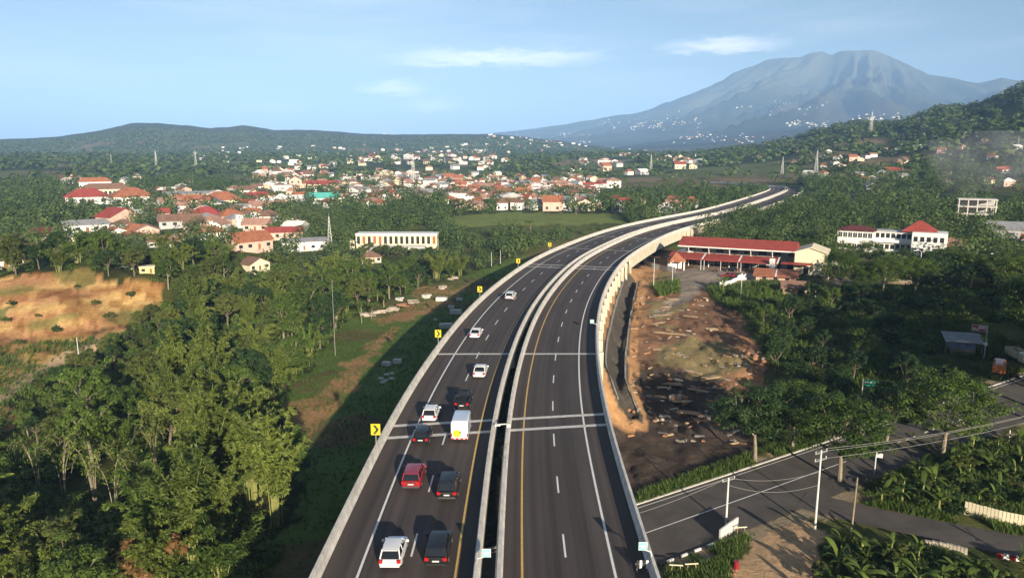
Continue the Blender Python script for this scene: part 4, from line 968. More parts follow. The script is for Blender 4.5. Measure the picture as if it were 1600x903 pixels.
def broadleaf(seed, Ht, cr, mt, bark='bark', flat=.75, trunk=.42, nclump=55, nleaf=75, ls=.42, limbs=7, gap=.0, cl_r=1.0):
    g = np.random.default_rng(seed); tb = MB()
    th = Ht * trunk; top = np.array([g.normal(0, .25), g.normal(0, .25), th]); r0 = .028 * Ht
    tb.tube([(0, 0, -.5), (top[0] * .4, top[1] * .4, th * .5), tuple(top)], [r0, r0 * .8, r0 * .6], 7)
    ch = Ht - th * .9; cc = np.array([top[0], top[1], th * .9 + ch * .5]); cen = []
    for k in range(limbs):
        a = 2 * math.pi * (k + g.uniform(-.3, .3)) / limbs; rr = cr * g.uniform(.45, .8); zz = cc[2] + ch * g.uniform(-.15, .35)
        e = np.array([cc[0] + rr * math.cos(a), cc[1] + rr * math.sin(a), zz]); m = (top + e) / 2 + np.array([0, 0, -.06 * Ht])
        tb.tube([tuple(top - np.array([0, 0, th * .12 * g.random()])), tuple(m), tuple(e)], [r0 * .45, r0 * .3, r0 * .1], 5, cap=False)
        for q in range(2):
            e2 = e + np.array([g.normal(0, .25) * cr, g.normal(0, .25) * cr, g.uniform(-.05, .25) * ch]); tb.tube([tuple((m + e) / 2), tuple(e2)], [r0 * .18, r0 * .06], 4, cap=False); cen.append(e2)
        cen.append(e)
    while len(cen) < nclump:
        u = unit(g.normal(size=3)); rad = g.uniform(.55, 1.0) ** .5
        p = cc + u * np.array([cr, cr, ch * .5]) * rad * (.82 + .36 * g.random())
        if p[2] < cc[2] - ch * .33: continue
        if gap and vnoise(np.array([p[0] / cr * 1.6 + seed]), np.array([p[1] / cr * 1.6 + p[2] / ch]), seed)[0] < gap: continue
        cen.append(p)
    cen = np.array(cen); nc = len(cen); cr_ = cl_r * g.uniform(.65, 1.25, nc) * cr * .24
    u = unit(g.normal(size=(nc, nleaf, 3))); rad = g.uniform(.35, 1, (nc, nleaf, 1)) ** .6
    off = u * rad * cr_[:, None, None]; off[..., 2] *= flat
    C = (cen[:, None] + off).reshape(-1, 3); Nr = (u * .7 + np.array([0, 0, .9]) + g.normal(0, .35, u.shape)).reshape(-1, 3)
    tint = (np.repeat(g.uniform(.1, .8, nc), nleaf) + g.uniform(-.2, .4, nc * nleaf)).clip(0, 1.2)
    L = ls * g.uniform(.7, 1.3, len(C))
    return Proto([('trunk', tb.mesh('trunk', [bark])), ('crown', crown_mesh('crown', C, Nr, L, L * .62, g, mt, tint))])


def bamboo(seed, Ht, n=16, mt='leaf_bamboo', spread=3.2, arch=1.0, dens=1.0):
    g = np.random.default_rng(seed); tb = MB(); C, A = [], []; ti = []
    for k in range(n):
        a = g.uniform(0, 6.283); d = np.array([math.cos(a), math.sin(a), 0]); b = d * g.uniform(.1, 1.0); h = Ht * g.uniform(.68, 1.05); ln = spread * g.uniform(.35, 1.25)
        tt = np.linspace(0, 1, 9); droop = arch * g.uniform(.0, .22)
        P = np.array([b + d * ln * t ** 2.3 * (1 + .4 * droop * 4 * t) + np.array([0, 0, h * (t - droop * max(0, t - .55) ** 2 * 5)]) for t in tt]); P[0, 2] = -.5
        tb.tube([tuple(p) for p in P], list(np.linspace(.07, .02, 9)), 4, cap=False)
        nn = int(26 * dens); kt = g.uniform(.1, .7)
        for q in range(nn):
            t = g.uniform(.30, 1.0) ** .8; p = np.array([np.interp(t, tt, P[:, i]) for i in range(3)])
            a2 = g.uniform(0, 6.283); o = np.array([math.cos(a2), math.sin(a2), -.15]); reach = g.uniform(.3, 1.5) * (1.25 - .6 * t)
            m = 13; s = g.uniform(0.1, 1, m)[:, None] * reach
            c = p + o * s + g.normal(0, .16, (m, 3)) + np.array([0, 0, -.22]) * s ** 2
            C.append(c); A.append(np.tile(o, (m, 1)) + g.normal(0, .45, (m, 3)) + np.array([0, 0, -.55])); ti.append((kt + g.uniform(-.15, .45, m)).clip(0, 1.2))
    C = np.concatenate(C); A = np.concatenate(A); ti = np.concatenate(ti)
    Nr = g.normal(0, .5, C.shape) + np.array([0, -.15, .8]); L = .62 * g.uniform(.7, 1.3, len(C))
    return Proto([('culms', tb.mesh('culms', ['culm'])), ('foliage', crown_mesh('foliage', C, Nr, L, L * .34, g, mt, ti, A))])


def arching_bamboo(seed, Ht):
    g = np.random.default_rng(seed); tb = MB(); C, A = [], []
    for k in range(5):
        a = g.uniform(0, 6.283); d = np.array([math.cos(a), math.sin(a), 0]); h = Ht * g.uniform(.75, 1); ln = Ht * g.uniform(.3, .5)
        P = [d * (.2 + ln * (1 - math.cos(t * 2.2)) * .62) + np.array([0, 0, h * math.sin(t * 2.2)]) for t in np.linspace(0, 1, 12)]
        tb.tube([tuple(p) for p in P], list(np.linspace(.07, .02, 12)), 4, cap=False)
        for q in range(22):
            t = g.uniform(.3, 1); p = P[int(t * 11)]; m = 4; C.append(p + g.normal(0, .3, (m, 3))); A.append(g.normal(0, .5, (m, 3)) + np.array([0, 0, -.8]))
    C = np.concatenate(C); A = np.concatenate(A); L = .5 * g.uniform(.7, 1.3, len(C))
    return Proto([('culms', tb.mesh('culms', ['bark_pale'])), ('foliage', crown_mesh('foliage', C, g.normal(0, .5, C.shape) + np.array([0, 0, .8]), L, L * .35, g, 'leaf_bamboo', g.uniform(.2, 1, len(C)), A))])


def palm(seed, Ht):
    g = np.random.default_rng(seed); tb = MB(); b = g.normal(0, .5, 2)
    tb.tube([(0, 0, -.5), (b[0] * .3, b[1] * .3, Ht * .5), (b[0], b[1], Ht)], [.2, .16, .13], 6)
    C, A, Nr = [], [], []
    for k in range(17):
        a = 6.283 * k / 17 + g.normal(0, .12); d = np.array([math.cos(a), math.sin(a), 0]); up = g.uniform(.1, .9); ln = g.uniform(2.4, 3.3)
        for t in np.linspace(.12, 1, 16):
            p = np.array([b[0], b[1], Ht]) + d * ln * t + np.array([0, 0, up * ln * t - (1.0 + .3 * up) * ln * .62 * t * t]); sd = np.cross(d, [0, 0, 1])
            for s in (-1, 1): C.append(p + sd * s * .32 * (1.1 - t * .6)); A.append(sd * s + d * .5 + np.array([0, 0, -.45])); Nr.append([0, 0, 1] + d * .3 + sd * s * .4)
    C = np.array(C); L = .85 * g.uniform(.8, 1.2, len(C))
    return Proto([('trunk', tb.mesh('trunk', ['bark_pale'])), ('fronds', crown_mesh('fronds', C, np.array(Nr), L, .16, g, 'leaf_mid', g.uniform(.3, 1, len(C)), np.array(A)))])


def banana_leaf(ln, w, up, seed):
    g = np.random.default_rng(seed); vs, fs = [], []; n = 8
    for i in range(n + 1):
        t = i / n; x = ln * (t * .95); z = up * ln * t - ln * (.35 + .5 * up) * t ** 2.2
        hw = w * .5 * math.sin(min(1, t * 1.08 + .06) * math.pi) ** .55 if t < .97 else .03
        if t < .08: hw = .04
        j = g.uniform(.85, 1.05)
        vs += [(x, -hw * j, z - .18 * hw), (x, 0, z), (x, hw * j, z - .18 * hw)]
    for i in range(n): fs += [(3 * i, 3 * i + 1, 3 * i + 4, 3 * i + 3), (3 * i + 1, 3 * i + 2, 3 * i + 5, 3 * i + 4)]
    v = np.array(vs); return np_mesh('leaf', v, np.array(fs), None, ('leaf_banana',), np.full(len(v), g.uniform(.1, .9)))
BL = [banana_leaf(l, w, u, i) for i, (l, w, u) in enumerate(((2.4, .62, 1.0), (2.1, .56, .6), (2.6, .66, 1.5), (1.8, .52, .2)))]
BST = MB().tube([(0, 0, -.3), (.05, 0, 1.0), (0, .04, 2.0)], [.16, .13, .09], 6).mesh('stem', ['culm'])
def banana(label, x, y, s=1.0, group=None):
    t = thing('banana_plant', label, 'plant', (x, y, H1(x, y)), random.uniform(0, 6.28), group, s); ob('stem', BST, t)
    for k in range(8):
        o = ob('leaf', BL[random.randrange(4)], t, (0, 0, random.uniform(1.5, 2.0)), k * 2.4 + random.uniform(-.3, .3)); o.rotation_euler.y = random.uniform(-.7, .5); o.rotation_euler.x = random.uniform(-.3, .3); o.scale = (random.uniform(.6, 1.15),) * 3
    return t

MID = [broadleaf(100 + i, h, r, m, b_, .75, tr, 62, 80, .40, 7, gp) for i, (h, r, m, b_, tr, gp) in enumerate(((10, 3.6, 'leaf_mid', 'bark', .4, .35), (8.5, 3.0, 'leaf_mid', 'bark_pale', .45, .3), (11.5, 3.8, 'leaf_mid', 'bark_pale', .5, .4), (9, 3.4, 'leaf_olive', 'bark', .38, .3), (7, 2.8, 'leaf_olive', 'bark', .4, .3), (10.5, 3.6, 'leaf_dark', 'bark', .42, .35), (8, 3.2, 'leaf_dark', 'bark', .4, .3)))]
BAM = [bamboo(200, 12, 18), bamboo(201, 10, 16, 'leaf_bamboo', 3.8, 1.4), bamboo(202, 14, 20, 'leaf_bamboo', 3.0, .7), bamboo(203, 9, 14, 'leaf_mid', 3.6, 1.3)]
ARB = [arching_bamboo(230, 9), arching_bamboo(231, 7.5)]
PAL = [palm(240, 9), palm(241, 7)]
SPREAD = [broadleaf(300 + i, h, r, 'leaf_mid' if i != 1 else 'leaf_dark', 'bark_pale', .5, .36, 130, 85, .36, 8, .36, .95) for i, (h, r) in enumerate(((11.5, 5.6), (11.0, 5.2), (13.0, 6.4)))]
SHRUB = [broadleaf(330 + i, 3.2, 1.9, m, 'bark', .8, .2, 26, 60, .34, 5) for i, m in enumerate(('leaf_mid', 'leaf_dark', 'leaf_olive', 'leaf_rust'))]

_occ = {}
def spaced(x, y, d):
    c = 3.0; i, j = int(x // c), int(y // c); k = int(d // c) + 1
    for a in range(i - k, i + k + 1):
        for b in range(j - k, j + k + 1):
            for (u, v) in _occ.get((a, b), ()):
                if (u - x) ** 2 + (v - y) ** 2 < d * d: return False
    _occ.setdefault((i, j), []).append((x, y)); return True
def wedge(n, r0, r1, a0=-41, a1=41):
    r = np.sqrt(rng.uniform(r0 * r0, r1 * r1, n)); a = np.radians(rng.uniform(a0, a1, n)); return r * np.sin(a), r * np.cos(a)
FT = np.array([(a, b, c) for a, b, c in FOOT if math.hypot(a, b) < 1400])
def clear_of_buildings(x, y, k=1.0):
    ok = np.ones(len(x), bool)
    for a, b, c in FT: ok &= (x - a) ** 2 + (y - b) ** 2 > (c * k) ** 2
    return ok
# a building's view towards the camera is kept open for a short way
def open_front(x, y):
    ok = np.ones(len(x), bool)
    for k, (a, b, c) in enumerate(FT[:58]):
        d = math.hypot(a, b); ux, uy = a / d, b / d; s = x * ux + y * uy; l = np.abs(x * uy - y * ux)
        ok &= ~((l < c * .75) & (s < d) & (s > d - c - (36 if k in (16, 17, 34, 35, 36) else 18)))
    return ok

# the three big trees by the lower road, and neighbours
for px, py, k, s, lb in ((1180, 720, 1, .98, 'spreading tree with forked pale trunk beside the dark yard'), (1312, 752, 0, 1.02, 'round spreading tree behind the tallest wire pole'), (1472, 718, 2, .96, 'largest spreading tree standing over the lower road at right'),
                         (1238, 702, 0, .86, 'leafy tree between the forked tree and the wire pole'), (1385, 690, 1, .8, 'dark leafy tree under the largest spreading tree')):
    x, y, z = U(px, py); _occ.setdefault((int(x // 3), int(y // 3)), []).append((x, y))
    SPREAD[k].place('spreading_tree', lb, 'tree', (x, y, z), random.uniform(0, 6), s, 'spreading trees along the lower road')
# tall trees out of the frame on the right, whose shade reaches into it
for x, y, s in ((81, 97, 1.65), (84, 105, 1.75), (90, 113, 1.75), (97, 122, 1.7), (96, 106, 1.5), (106, 112, 1.6), (116, 108, 1.6), (118, 126, 1.5), (128, 138, 1.5), (124, 118, 1.6), (136, 150, 1.4), (112, 134, 1.5)):
    x += 7
    if pdist(np.array([x]), np.array([y]), ROADLOW)[0] < 7: y += 14
    SPREAD[random.randrange(3)].place('spreading_tree', 'tall spreading tree past the right edge of the picture', 'tree', (x, y, H1(x, y)), random.uniform(0, 6), s, 'spreading trees past the right edge')

Z_DARKR = [(1215, 470), (1300, 452), (1440, 448), (1700, 470), (1700, 590), (1560, 600), (1490, 560), (1450, 610), (1380, 640), (1290, 650), (1215, 640), (1205, 590), (1190, 530), (1160, 490)]
Z_ROADTREES = [(1235, 396), (1290, 402), (1420, 402), (1620, 385), (1700, 470), (1480, 474), (1440, 440), (1330, 424), (1255, 430)]
n_tree = {'b': 0, 'm': 0}
def region(px, py):
    if px < 800:
        if py > 760: return 'in the foreground wood at bottom left' if px < 210 else 'in the foreground wood next to the toll road shadow'
        if py > 600: return 'in the wood below the earth pit' if px < 210 else 'in the wood left of the toll road shadow'
        if py > 480: return 'in the wood right of the earth pit' if px < 420 else 'at the edge of the sunny clearing'
        return 'between the earth pit and the near town' if px < 420 else 'below the row building'
    return 'in the shaded wood right of the dirt yard' if py > 470 else 'in the tree belt before the white school'
cx_, cy_ = wedge(9000, 52, 262)
cz_ = height(cx_, cy_); ppx, ppy = project(cx_, cy_, cz_)
okb = clear_of_buildings(cx_, cy_, .9) & open_front(cx_, cy_)
left = (cx_ < road_x(cy_) - 16) & ~inpoly(ppx, ppy, Z_CLEAR) & ~inpoly(ppx, ppy, Z_QUARRY) & (ppx > -160) & (ppy < 1010)
lowq = np.zeros(len(cx_), bool)
for dz_, dx_ in ((3.0, 0), (6.5, 0), (4.5, 2.4), (4.5, -2.4), (9.5, 0), (12, 0), (9, 2.5)):
    tx_, ty_ = project(cx_ + dx_, cy_, cz_ + dz_); qi_ = inpoly(tx_, ty_, Z_QUARRY) & (tx_ < 250)
    if dz_ < 4: left &= ~qi_
    else: lowq |= qi_
    if dz_ < 5: left &= ~(inpoly(tx_, ty_, Z_CLEAR) & (ty_ > 425))
GAPS = [[(-40, 660), (60, 655), (150, 672), (255, 660), (300, 700), (292, 748), (200, 772), (80, 782), (-40, 775)], [(335, 765), (440, 745), (470, 700), (480, 810), (400, 835), (335, 805)], [(300, 462), (350, 478), (356, 524), (322, 512)], [(150, 560), (230, 575), (240, 610), (160, 600)]]
tx_, ty_ = project(cx_, cy_, cz_ + 6)
for gp_ in GAPS: left &= ~inpoly(tx_, ty_, gp_)
left &= (vnoise(cx_ / 8, cy_ / 8, 23) > .30) | (ppy < 520)
plw = [U(*p)[:2] for p in PATHL]; left &= pdist(cx_, cy_, plw) > 4
rightd = inpoly(ppx, ppy, Z_DARKR) | inpoly(ppx, ppy, Z_ROADTREES)
rightd &= (pdist(cx_, cy_, ROADLOW) > 9) & (pdist(cx_, cy_, UPR) > 6)
for dz_, dx_ in ((0, 0), (3, 0), (6, 0), (9, 0), (4, 4), (4, -4), (7, 4), (7, -4)):
    tx_, ty_ = project(cx_ + dx_, cy_, cz_ + dz_); rightd &= ~inpoly(tx_, ty_, [(1462, 502), (1620, 500), (1620, 605), (1530, 600), (1462, 565)])
order = np.argsort(np.hypot(cx_, cy_))
words_m = ('green', 'fresh green', 'tall slender', 'olive', 'small olive', 'dark green', 'small dark green')
for i in order:
    if not okb[i]: continue
    x, y, px, py = cx_[i], cy_[i], ppx[i], ppy[i]
    if left[i]:
        d = 3.6 if lowq[i] else 4.9 if py > 560 else 5.2
        if not spaced(x, y, d): continue
        pb = 0 if lowq[i] else .68 if py > 840 else .5 if py > 560 else .2
        lbz = region(px, py); wh = where(px, py - 20); ks = .48 if lowq[i] else 1.0
        if random.random() < pb:
            if n_tree['b'] > 150: continue
            n_tree['b'] += 1; k = random.randrange(4) if py > 480 else random.choice((1, 3))
            BAM[k].place('bamboo_clump', ('tall feathery', 'arching feathery', 'tallest upright', 'low deep green')[k] + ' bamboo clump ' + wh, 'bamboo', (x, y, cz_[i]), random.uniform(0, 6.28), random.uniform(.66, 1.08), 'bamboo ' + wh)
        else:
            if n_tree['m'] > 235: continue
            n_tree['m'] += 1; k = random.choice((0, 1, 2, 3, 4, 5, 0, 1, 3, 6))
            MID[k].place('broadleaf_tree', words_m[k] + ' broadleaf tree ' + wh, 'tree', (x, y, cz_[i]), random.uniform(0, 6.28), ks * random.uniform(.62, 1.05), 'broadleaf trees ' + wh)
    elif rightd[i]:
        if not spaced(x, y, 6.6): continue
        if n_tree['m'] > 300: continue
        n_tree['m'] += 1; k = random.choice((5, 6, 5, 6, 0)); lbz = region(px, py); wh = where(px, py - 15)
        (MID[k] if py > 470 or random.random() < .3 else SPREAD[random.randrange(3)]).place('broadleaf_tree', words_m[k] + ' broadleaf tree ' + wh, 'tree', (x, y, cz_[i]), random.uniform(0, 6.28), random.uniform(.45, .72) if py > 470 else random.uniform(.6, .85), 'broadleaf trees ' + wh)
print('TREES', n_tree)
# arching culms standing out of the foreground wood
for px, py, k, s, lb in ((150, 790, 0, 1.0, 'leafless arching bamboo culms left in the foreground wood'), (180, 800, 1, 1.0, 'pale arching bamboo culms beside the foreground bamboo'), (100, 770, 1, 1.0, 'thin arching culms at the left of the foreground wood'), (245, 740, 0, .9, 'arching pale culms above the foreground shrubs'), (60, 760, 0, .85, 'far left arching pale bamboo culms')):
    x, y, z = U(px, py); ARB[k].place('arching_bamboo', lb, 'bamboo', (x, y, z), random.uniform(0, 6.28), s, 'arching bamboo culms')
for px, py, k, s, lb in ((335, 775, 2, 1.05, 'largest upright bamboo clump with bare culms, lower left wood'), (390, 760, 0, .95, 'bamboo clump right of the largest one near the shadow'), (330, 640, 2, .9, 'tall olive bamboo clump above the largest one')):
    x, y, z = U(px, py); BAM[k].place('bamboo_clump', lb, 'bamboo', (x, y, z), random.uniform(0, 6.28), s, 'large bamboo of the lower left wood')
x, y, z = U(238, 940); SHRUB[3].place('shrub', 'rust brown withered shrub at the bottom of the left wood', 'shrub', (x, y, z + 1.2), 0, 1.5)
for k in range(16):
    px, py = 562 + k * 7.6 + random.uniform(-3, 3), 396 + k * .5 + random.uniform(-2, 3); x, y, z = U(px, py)
    SHRUB[random.randrange(3)].place('shrub', 'green shrub before the long cream row building', 'shrub', (x, y, z), random.uniform(0, 6), random.uniform(.9, 1.5), 'shrubs before the row building')
for px, py in ((20, 478), (60, 500), (150, 478), (205, 470), (90, 520), (30, 540), (235, 486), (120, 452), (8, 506), (170, 500)):
    x, y, z = U(px, py); SHRUB[random.randrange(3)].place('shrub', 'low shrub on bare earth ' + where(px, py), 'shrub', (x, y, z), random.uniform(0, 6), random.uniform(.35, .6), 'shrubs on the earth pit')
# palms in the town and near the yard
for px, py, s in ((60, 402, .8), (95, 400, .7), (110, 398, .8), (470, 380, .8), (580, 500, .6), (565, 505, .6), (1440, 350, .8), (1500, 360, .7), (1180, 350, .7), (1555, 378, .8), (1565, 372, .7), (900, 335, .8), (1010, 345, .9), (830, 366, .8)):
    x, y, z = U(px, py)
    if not free(x, y, .5): continue
    PAL[random.randrange(2)].place('palm_tree', 'slender coconut palm ' + ('near the upper edge of the pit' if px < 200 else 'in the left wood' if px < 800 else 'beside the far road curve' if px < 1100 else 'behind the white school'), 'tree', (x, y, z), random.uniform(0, 6), s, 'coconut palms')
# banana plants bottom right
nb = 0
Z_BAN = [[(1335, 740), (1420, 712), (1520, 690), (1640, 690), (1640, 800), (1520, 796), (1500, 812), (1400, 800), (1345, 775)], [(1300, 850), (1400, 838), (1480, 862), (1620, 880), (1620, 980), (1280, 980)]]
for zi, poly in enumerate(Z_BAN):
    xs = [p[0] for p in poly]; ys = [p[1] for p in poly]; t_ = 0; n_ = (34, 34)[zi]; k_ = 0
    while k_ < n_ and t_ < 800:
        t_ += 1; px, py = random.uniform(min(xs), max(xs)), random.uniform(min(ys), max(ys))
        if not inpoly(np.array([px]), np.array([py]), poly)[0]: continue
        x, y, z = U(px, py)
        if pdist(np.array([x]), np.array([y]), LN)[0] < 3.6 or pdist(np.array([x]), np.array([y]), RL)[0] < 7: continue
        tq_ = project(x, y, z + 2.0)
        if inpoly(np.array([px, tq_[0], px - 20]), np.array([py, tq_[1], py]), Z_DIRT).any(): continue
        lt_ = plane_pt(float(tq_[0]), float(tq_[1]) - 14, 0)
        if pdist(np.array([lt_[0]]), np.array([lt_[1]]), LN)[0] < 2.4: continue
        if not spaced(x, y, 1.9): continue
        k_ += 1; wh = where(px, py - 12); banana('broad leaved banana plant ' + wh, x, y, random.uniform(.6, 1.1), 'banana plants ' + wh)
        for _k in range(2):
            x2, y2 = x + random.uniform(-2, 2), y + random.uniform(-2, 2)
            if pdist(np.array([x2]), np.array([y2]), LN)[0] > 4: SHRUB[random.randrange(3)].place('shrub', 'leafy shrub among banana plants ' + wh, 'shrub', (x2, y2, H1(x2, y2)), random.uniform(0, 6), random.uniform(.3, .65), 'shrubs ' + wh)
for px, py in ((590, 470), (600, 480), (575, 476), (120, 402), (150, 404), (1130, 455), (1500, 372), (1520, 374)):
    x, y, z = U(px, py); banana('banana plant ' + ('by the pale slab heap' if 500 < px < 700 else 'above the earth pit' if px < 500 else 'behind the shops and school'), x, y, 1.2, 'scattered banana plants')

# ---- uncountable growth: one object each
def card_tree(seed, n, size, hgt=1.0):
    g = np.random.default_rng(seed); u = unit(g.normal(size=(n, 3))); rad = g.uniform(.55, 1, (n, 1)); p = u * rad * np.array([.5, .5, .42]); p[:, 2] += .56
    lob = unit(g.normal(size=(6, 3))) * .2; p += lob[g.integers(0, 6, n)]
    p[:, 2] = np.clip(p[:, 2], .12, 1.1)
    nr = u * .8 + np.array([0, 0, .6]) + g.normal(0, .3, u.shape)
    v, q = leaves(p, nr, size * g.uniform(.7, 1.3, n), size * .75, g); return v, q, np.repeat(g.uniform(-.12, .25, n), 4)
def scatter_mesh(name, protos, X, Y, Z, S, SZ, tint, mt, label, kind='stuff', rot=None):
    V, Q, Tn = [], [], []; b = 0; pk = rng.integers(0, len(protos), len(X)); an = rng.uniform(0, 6.283, len(X))
    for k, (v, q, tn) in enumerate(protos):
        I = np.where(pk == k)[0]
        if not len(I): continue
        c, s = np.cos(an[I])[:, None], np.sin(an[I])[:, None]
        x = (v[None, :, 0] * c - v[None, :, 1] * s) * S[I][:, None] + X[I][:, None]; y = (v[None, :, 0] * s + v[None, :, 1] * c) * S[I][:, None] + Y[I][:, None]; z = v[None, :, 2] * SZ[I][:, None] + Z[I][:, None]
        V.append(np.stack([x, y, z], -1).reshape(-1, 3)); n = len(v)
        Q.append((q[None] + (np.arange(len(I)) * n)[:, None, None] + b).reshape(-1, q.shape[1])); b += n * len(I); Tn.append((tint[I][:, None] + tn[None]).ravel())
    V = np.concatenate(V); Q = np.concatenate(Q); Tn = np.concatenate(Tn).clip(0, 1.3)
    me = np_mesh(name, V, Q if Q.shape[1] == 4 else None, Q if Q.shape[1] == 3 else None, (mt,), Tn)
    return tag(ob(name, me), label, None, None, kind)
Z_TOWN = [[(700, 276), (800, 272), (935, 286), (935, 332), (700, 332)], [(400, 258), (710, 262), (705, 312), (600, 330), (400, 335)], [(100, 300), (400, 300), (420, 395), (60, 395)], [(560, 236), (800, 236), (800, 276), (560, 276)]]
def far_mask(X, Y, Zh, r):
    px, py = project(X, Y, Zh)
    m = (np.abs(X - road_x(Y)) > 17) | (Y > 760)
    m &= ~inpoly(px, py, Z_FIELD) & ~inpoly(px, py, Z_CLEAR) & ~inpoly(px, py, Z_QUARRY) & ~inpoly(px, py, Z_YARD) & ~inpoly(px, py, [(1085, 396), (1300, 398), (1300, 428), (1150, 450), (1085, 430)])
    for dz_ in (1.5, 2.8): tx_, ty_ = project(X, Y, Zh + dz_); m &= ~(inpoly(tx_, ty_, Z_FIELD) & (r < 600))
    town = np.zeros(len(X), bool)
    for p in Z_TOWN: town |= inpoly(px, py, p)
    m &= ~(town & (rng.random(len(X)) < .55))
    ff = fbm(X / 130, Y / 90, 55, 4); fm = (ff > .545) & (r > 500) & (Zh < 70); m &= ~(fm & (rng.random(len(X)) < .93))
    return m
X, Y = wedge(15000, 225, 820, -40, 42); r_ = np.hypot(X, Y); Zh = height(X, Y)
k_ = far_mask(X, Y, Zh, r_) & clear_of_buildings(X, Y, .95) & open_front(X, Y) & (pdist(X, Y, UPR) > 7)
k_ &= (r_ > 262) | (X > road_x(Y) + 14)
k_ &= ~((X > road_x(Y)) & (r_ < 225)) & (rng.random(len(X)) < np.clip(1.25 - r_ / 1300, .5, 1))
X, Y, Zh, r_ = X[k_], Y[k_], Zh[k_], r_[k_]
keep = np.array([spaced(a, b, 4.6 if c < 430 else 5.6) for a, b, c in zip(X, Y, r_)], bool); X, Y, Zh, r_ = X[keep], Y[keep], Zh[keep], r_[keep]
print('FARTREES', len(X))
tn = fbm(X / 55, Y / 55, 81, 3) * 1.5 - .35 + rng.uniform(-.25, .35, len(X)); S = rng.uniform(5.0, 9.5, len(X)); SZ = S * rng.uniform(.75, 1.25, len(X))
tx_, ty_ = project(X, Y, Zh + 6); lf_ = inpoly(tx_, ty_, Z_FIELD) & (r_ < 600); S = np.where(lf_, S * .42, S); SZ = np.where(lf_, SZ * .42, SZ)
nr_ = r_ < 400
scatter_mesh('tree_cover', [card_tree(400 + i, 330, .105) for i in range(5)], X[nr_], Y[nr_], Zh[nr_] - .3, S[nr_], SZ[nr_], tn[nr_], 'leaf_far', 'tree cover between the near town and the road curve')
nr_ = ~nr_
scatter_mesh('tree_cover', [card_tree(410 + i, 120, .17) for i in range(5)], X[nr_], Y[nr_], Zh[nr_] - .3, S[nr_], SZ[nr_], tn[nr_], 'leaf_far', 'mixed tree cover around the far towns and below the hills')
X, Y = wedge(21000, 800, 3000, -42, 44); r_ = np.hypot(X, Y); Zh = height(X, Y)
k_ = far_mask(X, Y, Zh, r_); hill = Zh > 30; k_ &= hill | (rng.random(len(X)) < .55); X, Y, Zh, r_ = X[k_], Y[k_], Zh[k_], r_[k_]
k_ = np.ones(len(X), bool)
for a, b, c in FOOT[58:]:
    if math.hypot(a, b) > 700: k_ &= (X - a) ** 2 + (Y - b) ** 2 > 130
X, Y, Zh, r_ = X[k_], Y[k_], Zh[k_], r_[k_]
print('VERYFAR', len(X))
tn = fbm(X / 90, Y / 90, 82, 3) * 1.5 - .35 + rng.uniform(-.3, .35, len(X)); S = rng.uniform(9, 19, len(X)); SZ = S * rng.uniform(.55, .85, len(X))
scatter_mesh('distant_forest', [card_tree(420 + i, 25, .38) for i in range(5)], X, Y, Zh - .8, S, SZ, tn, 'leaf_far', 'distant woods over the plain and the right hill')

def tuft(seed, n=7, hgt=1.0):
    g = np.random.default_rng(seed); v, t = [], []
    for k in range(n):
        a = g.uniform(0, 6.283); d = np.array([math.cos(a), math.sin(a), 0]); b = d * g.uniform(0, .35); w = np.cross(d, [0, 0, 1]) * .06; h = g.uniform(.5, 1.0); m = b + d * .14 + np.array([0, 0, h * .6]); tip = b + d * g.uniform(.3, .6) + np.array([0, 0, h])
        i = len(v); v += [b - w, b + w, m + w * .8, m - w * .8, m - w * .8, m + w * .8, tip + w * .1, tip - w * .1]; t += [(i, i + 1, i + 2, i + 3), (i + 4, i + 5, i + 6, i + 7)]
    return np.array(v), np.array(t), np.repeat(g.uniform(-.2, .3, n), 8)
TU = [tuft(500 + i) for i in range(4)]
def grass(name, label, n, r0, r1, polys, a0, a1, smin, smax, bias=0.0, road_gap=6.4):
    X, Y = wedge(n, r0, r1, a0, a1); Zh = height(X, Y); px, py = project(X, Y, Zh); m = np.zeros(len(X), bool)
    for p in polys: m |= inpoly(px, py, p)
    m &= ~inpoly(px, py, Z_DIRT)
    m &= (pdist(X, Y, RL) > road_gap) & (pdist(X, Y, LN) > 2.9) & (vnoise(X / 6, Y / 6, 66) > .22)
    X, Y, Zh = X[m], Y[m], Zh[m]
    scatter_mesh(name, TU, X, Y, Zh - .05, rng.uniform(smin, smax, len(X)), rng.uniform(smin, smax, len(X)), fbm(X / 14, Y / 14, 67, 3) * 1.2 - .2 + bias + rng.uniform(-.15, .2, len(X)), 'grass_blade', label)
grass('roadside_grass', 'long grass along the verges of the lower road', 60000, 55, 125, [[(985, 815), (1010, 800), (1160, 742), (1290, 690), (1290, 672), (1230, 690), (1120, 728), (1000, 772)], [(1040, 890), (1130, 850), (1180, 835), (1200, 860), (1150, 905), (1150, 980), (1040, 980)],
      [(1345, 790), (1500, 828), (1620, 846), (1620, 800), (1420, 780)], [(1290, 846), (1320, 850), (1480, 860), (1480, 980), (1305, 980)], [(1335, 740), (1420, 712), (1520, 690), (1640, 690), (1640, 800), (1520, 796), (1400, 800)]], 4, 40, .5, 1.2, .1, 6.0)
grass('tall_grass', 'rank tall grass right of the dirt yard', 24000, 120, 240, [Z_DARKR, [(1105, 450), (1215, 440), (1260, 460), (1215, 470), (1160, 490), (1110, 466)], [(1020, 448), (1060, 440), (1062, 456), (1030, 466)]], 8, 42, .9, 2.2, .05)
grass('meadow_grass', 'short grass of the sunny clearing left of the shadow', 20000, 60, 260, [Z_CLEAR], -28, 4, .35, .8, .0)
grass('wood_floor', 'weeds on the floor of the left wood', 9000, 55, 200, [[(-200, 560), (200, 520), (420, 480), (560, 480), (430, 640), (470, 700), (400, 1000), (-200, 1000)]], -41, -4, .6, 1.5, -.1)
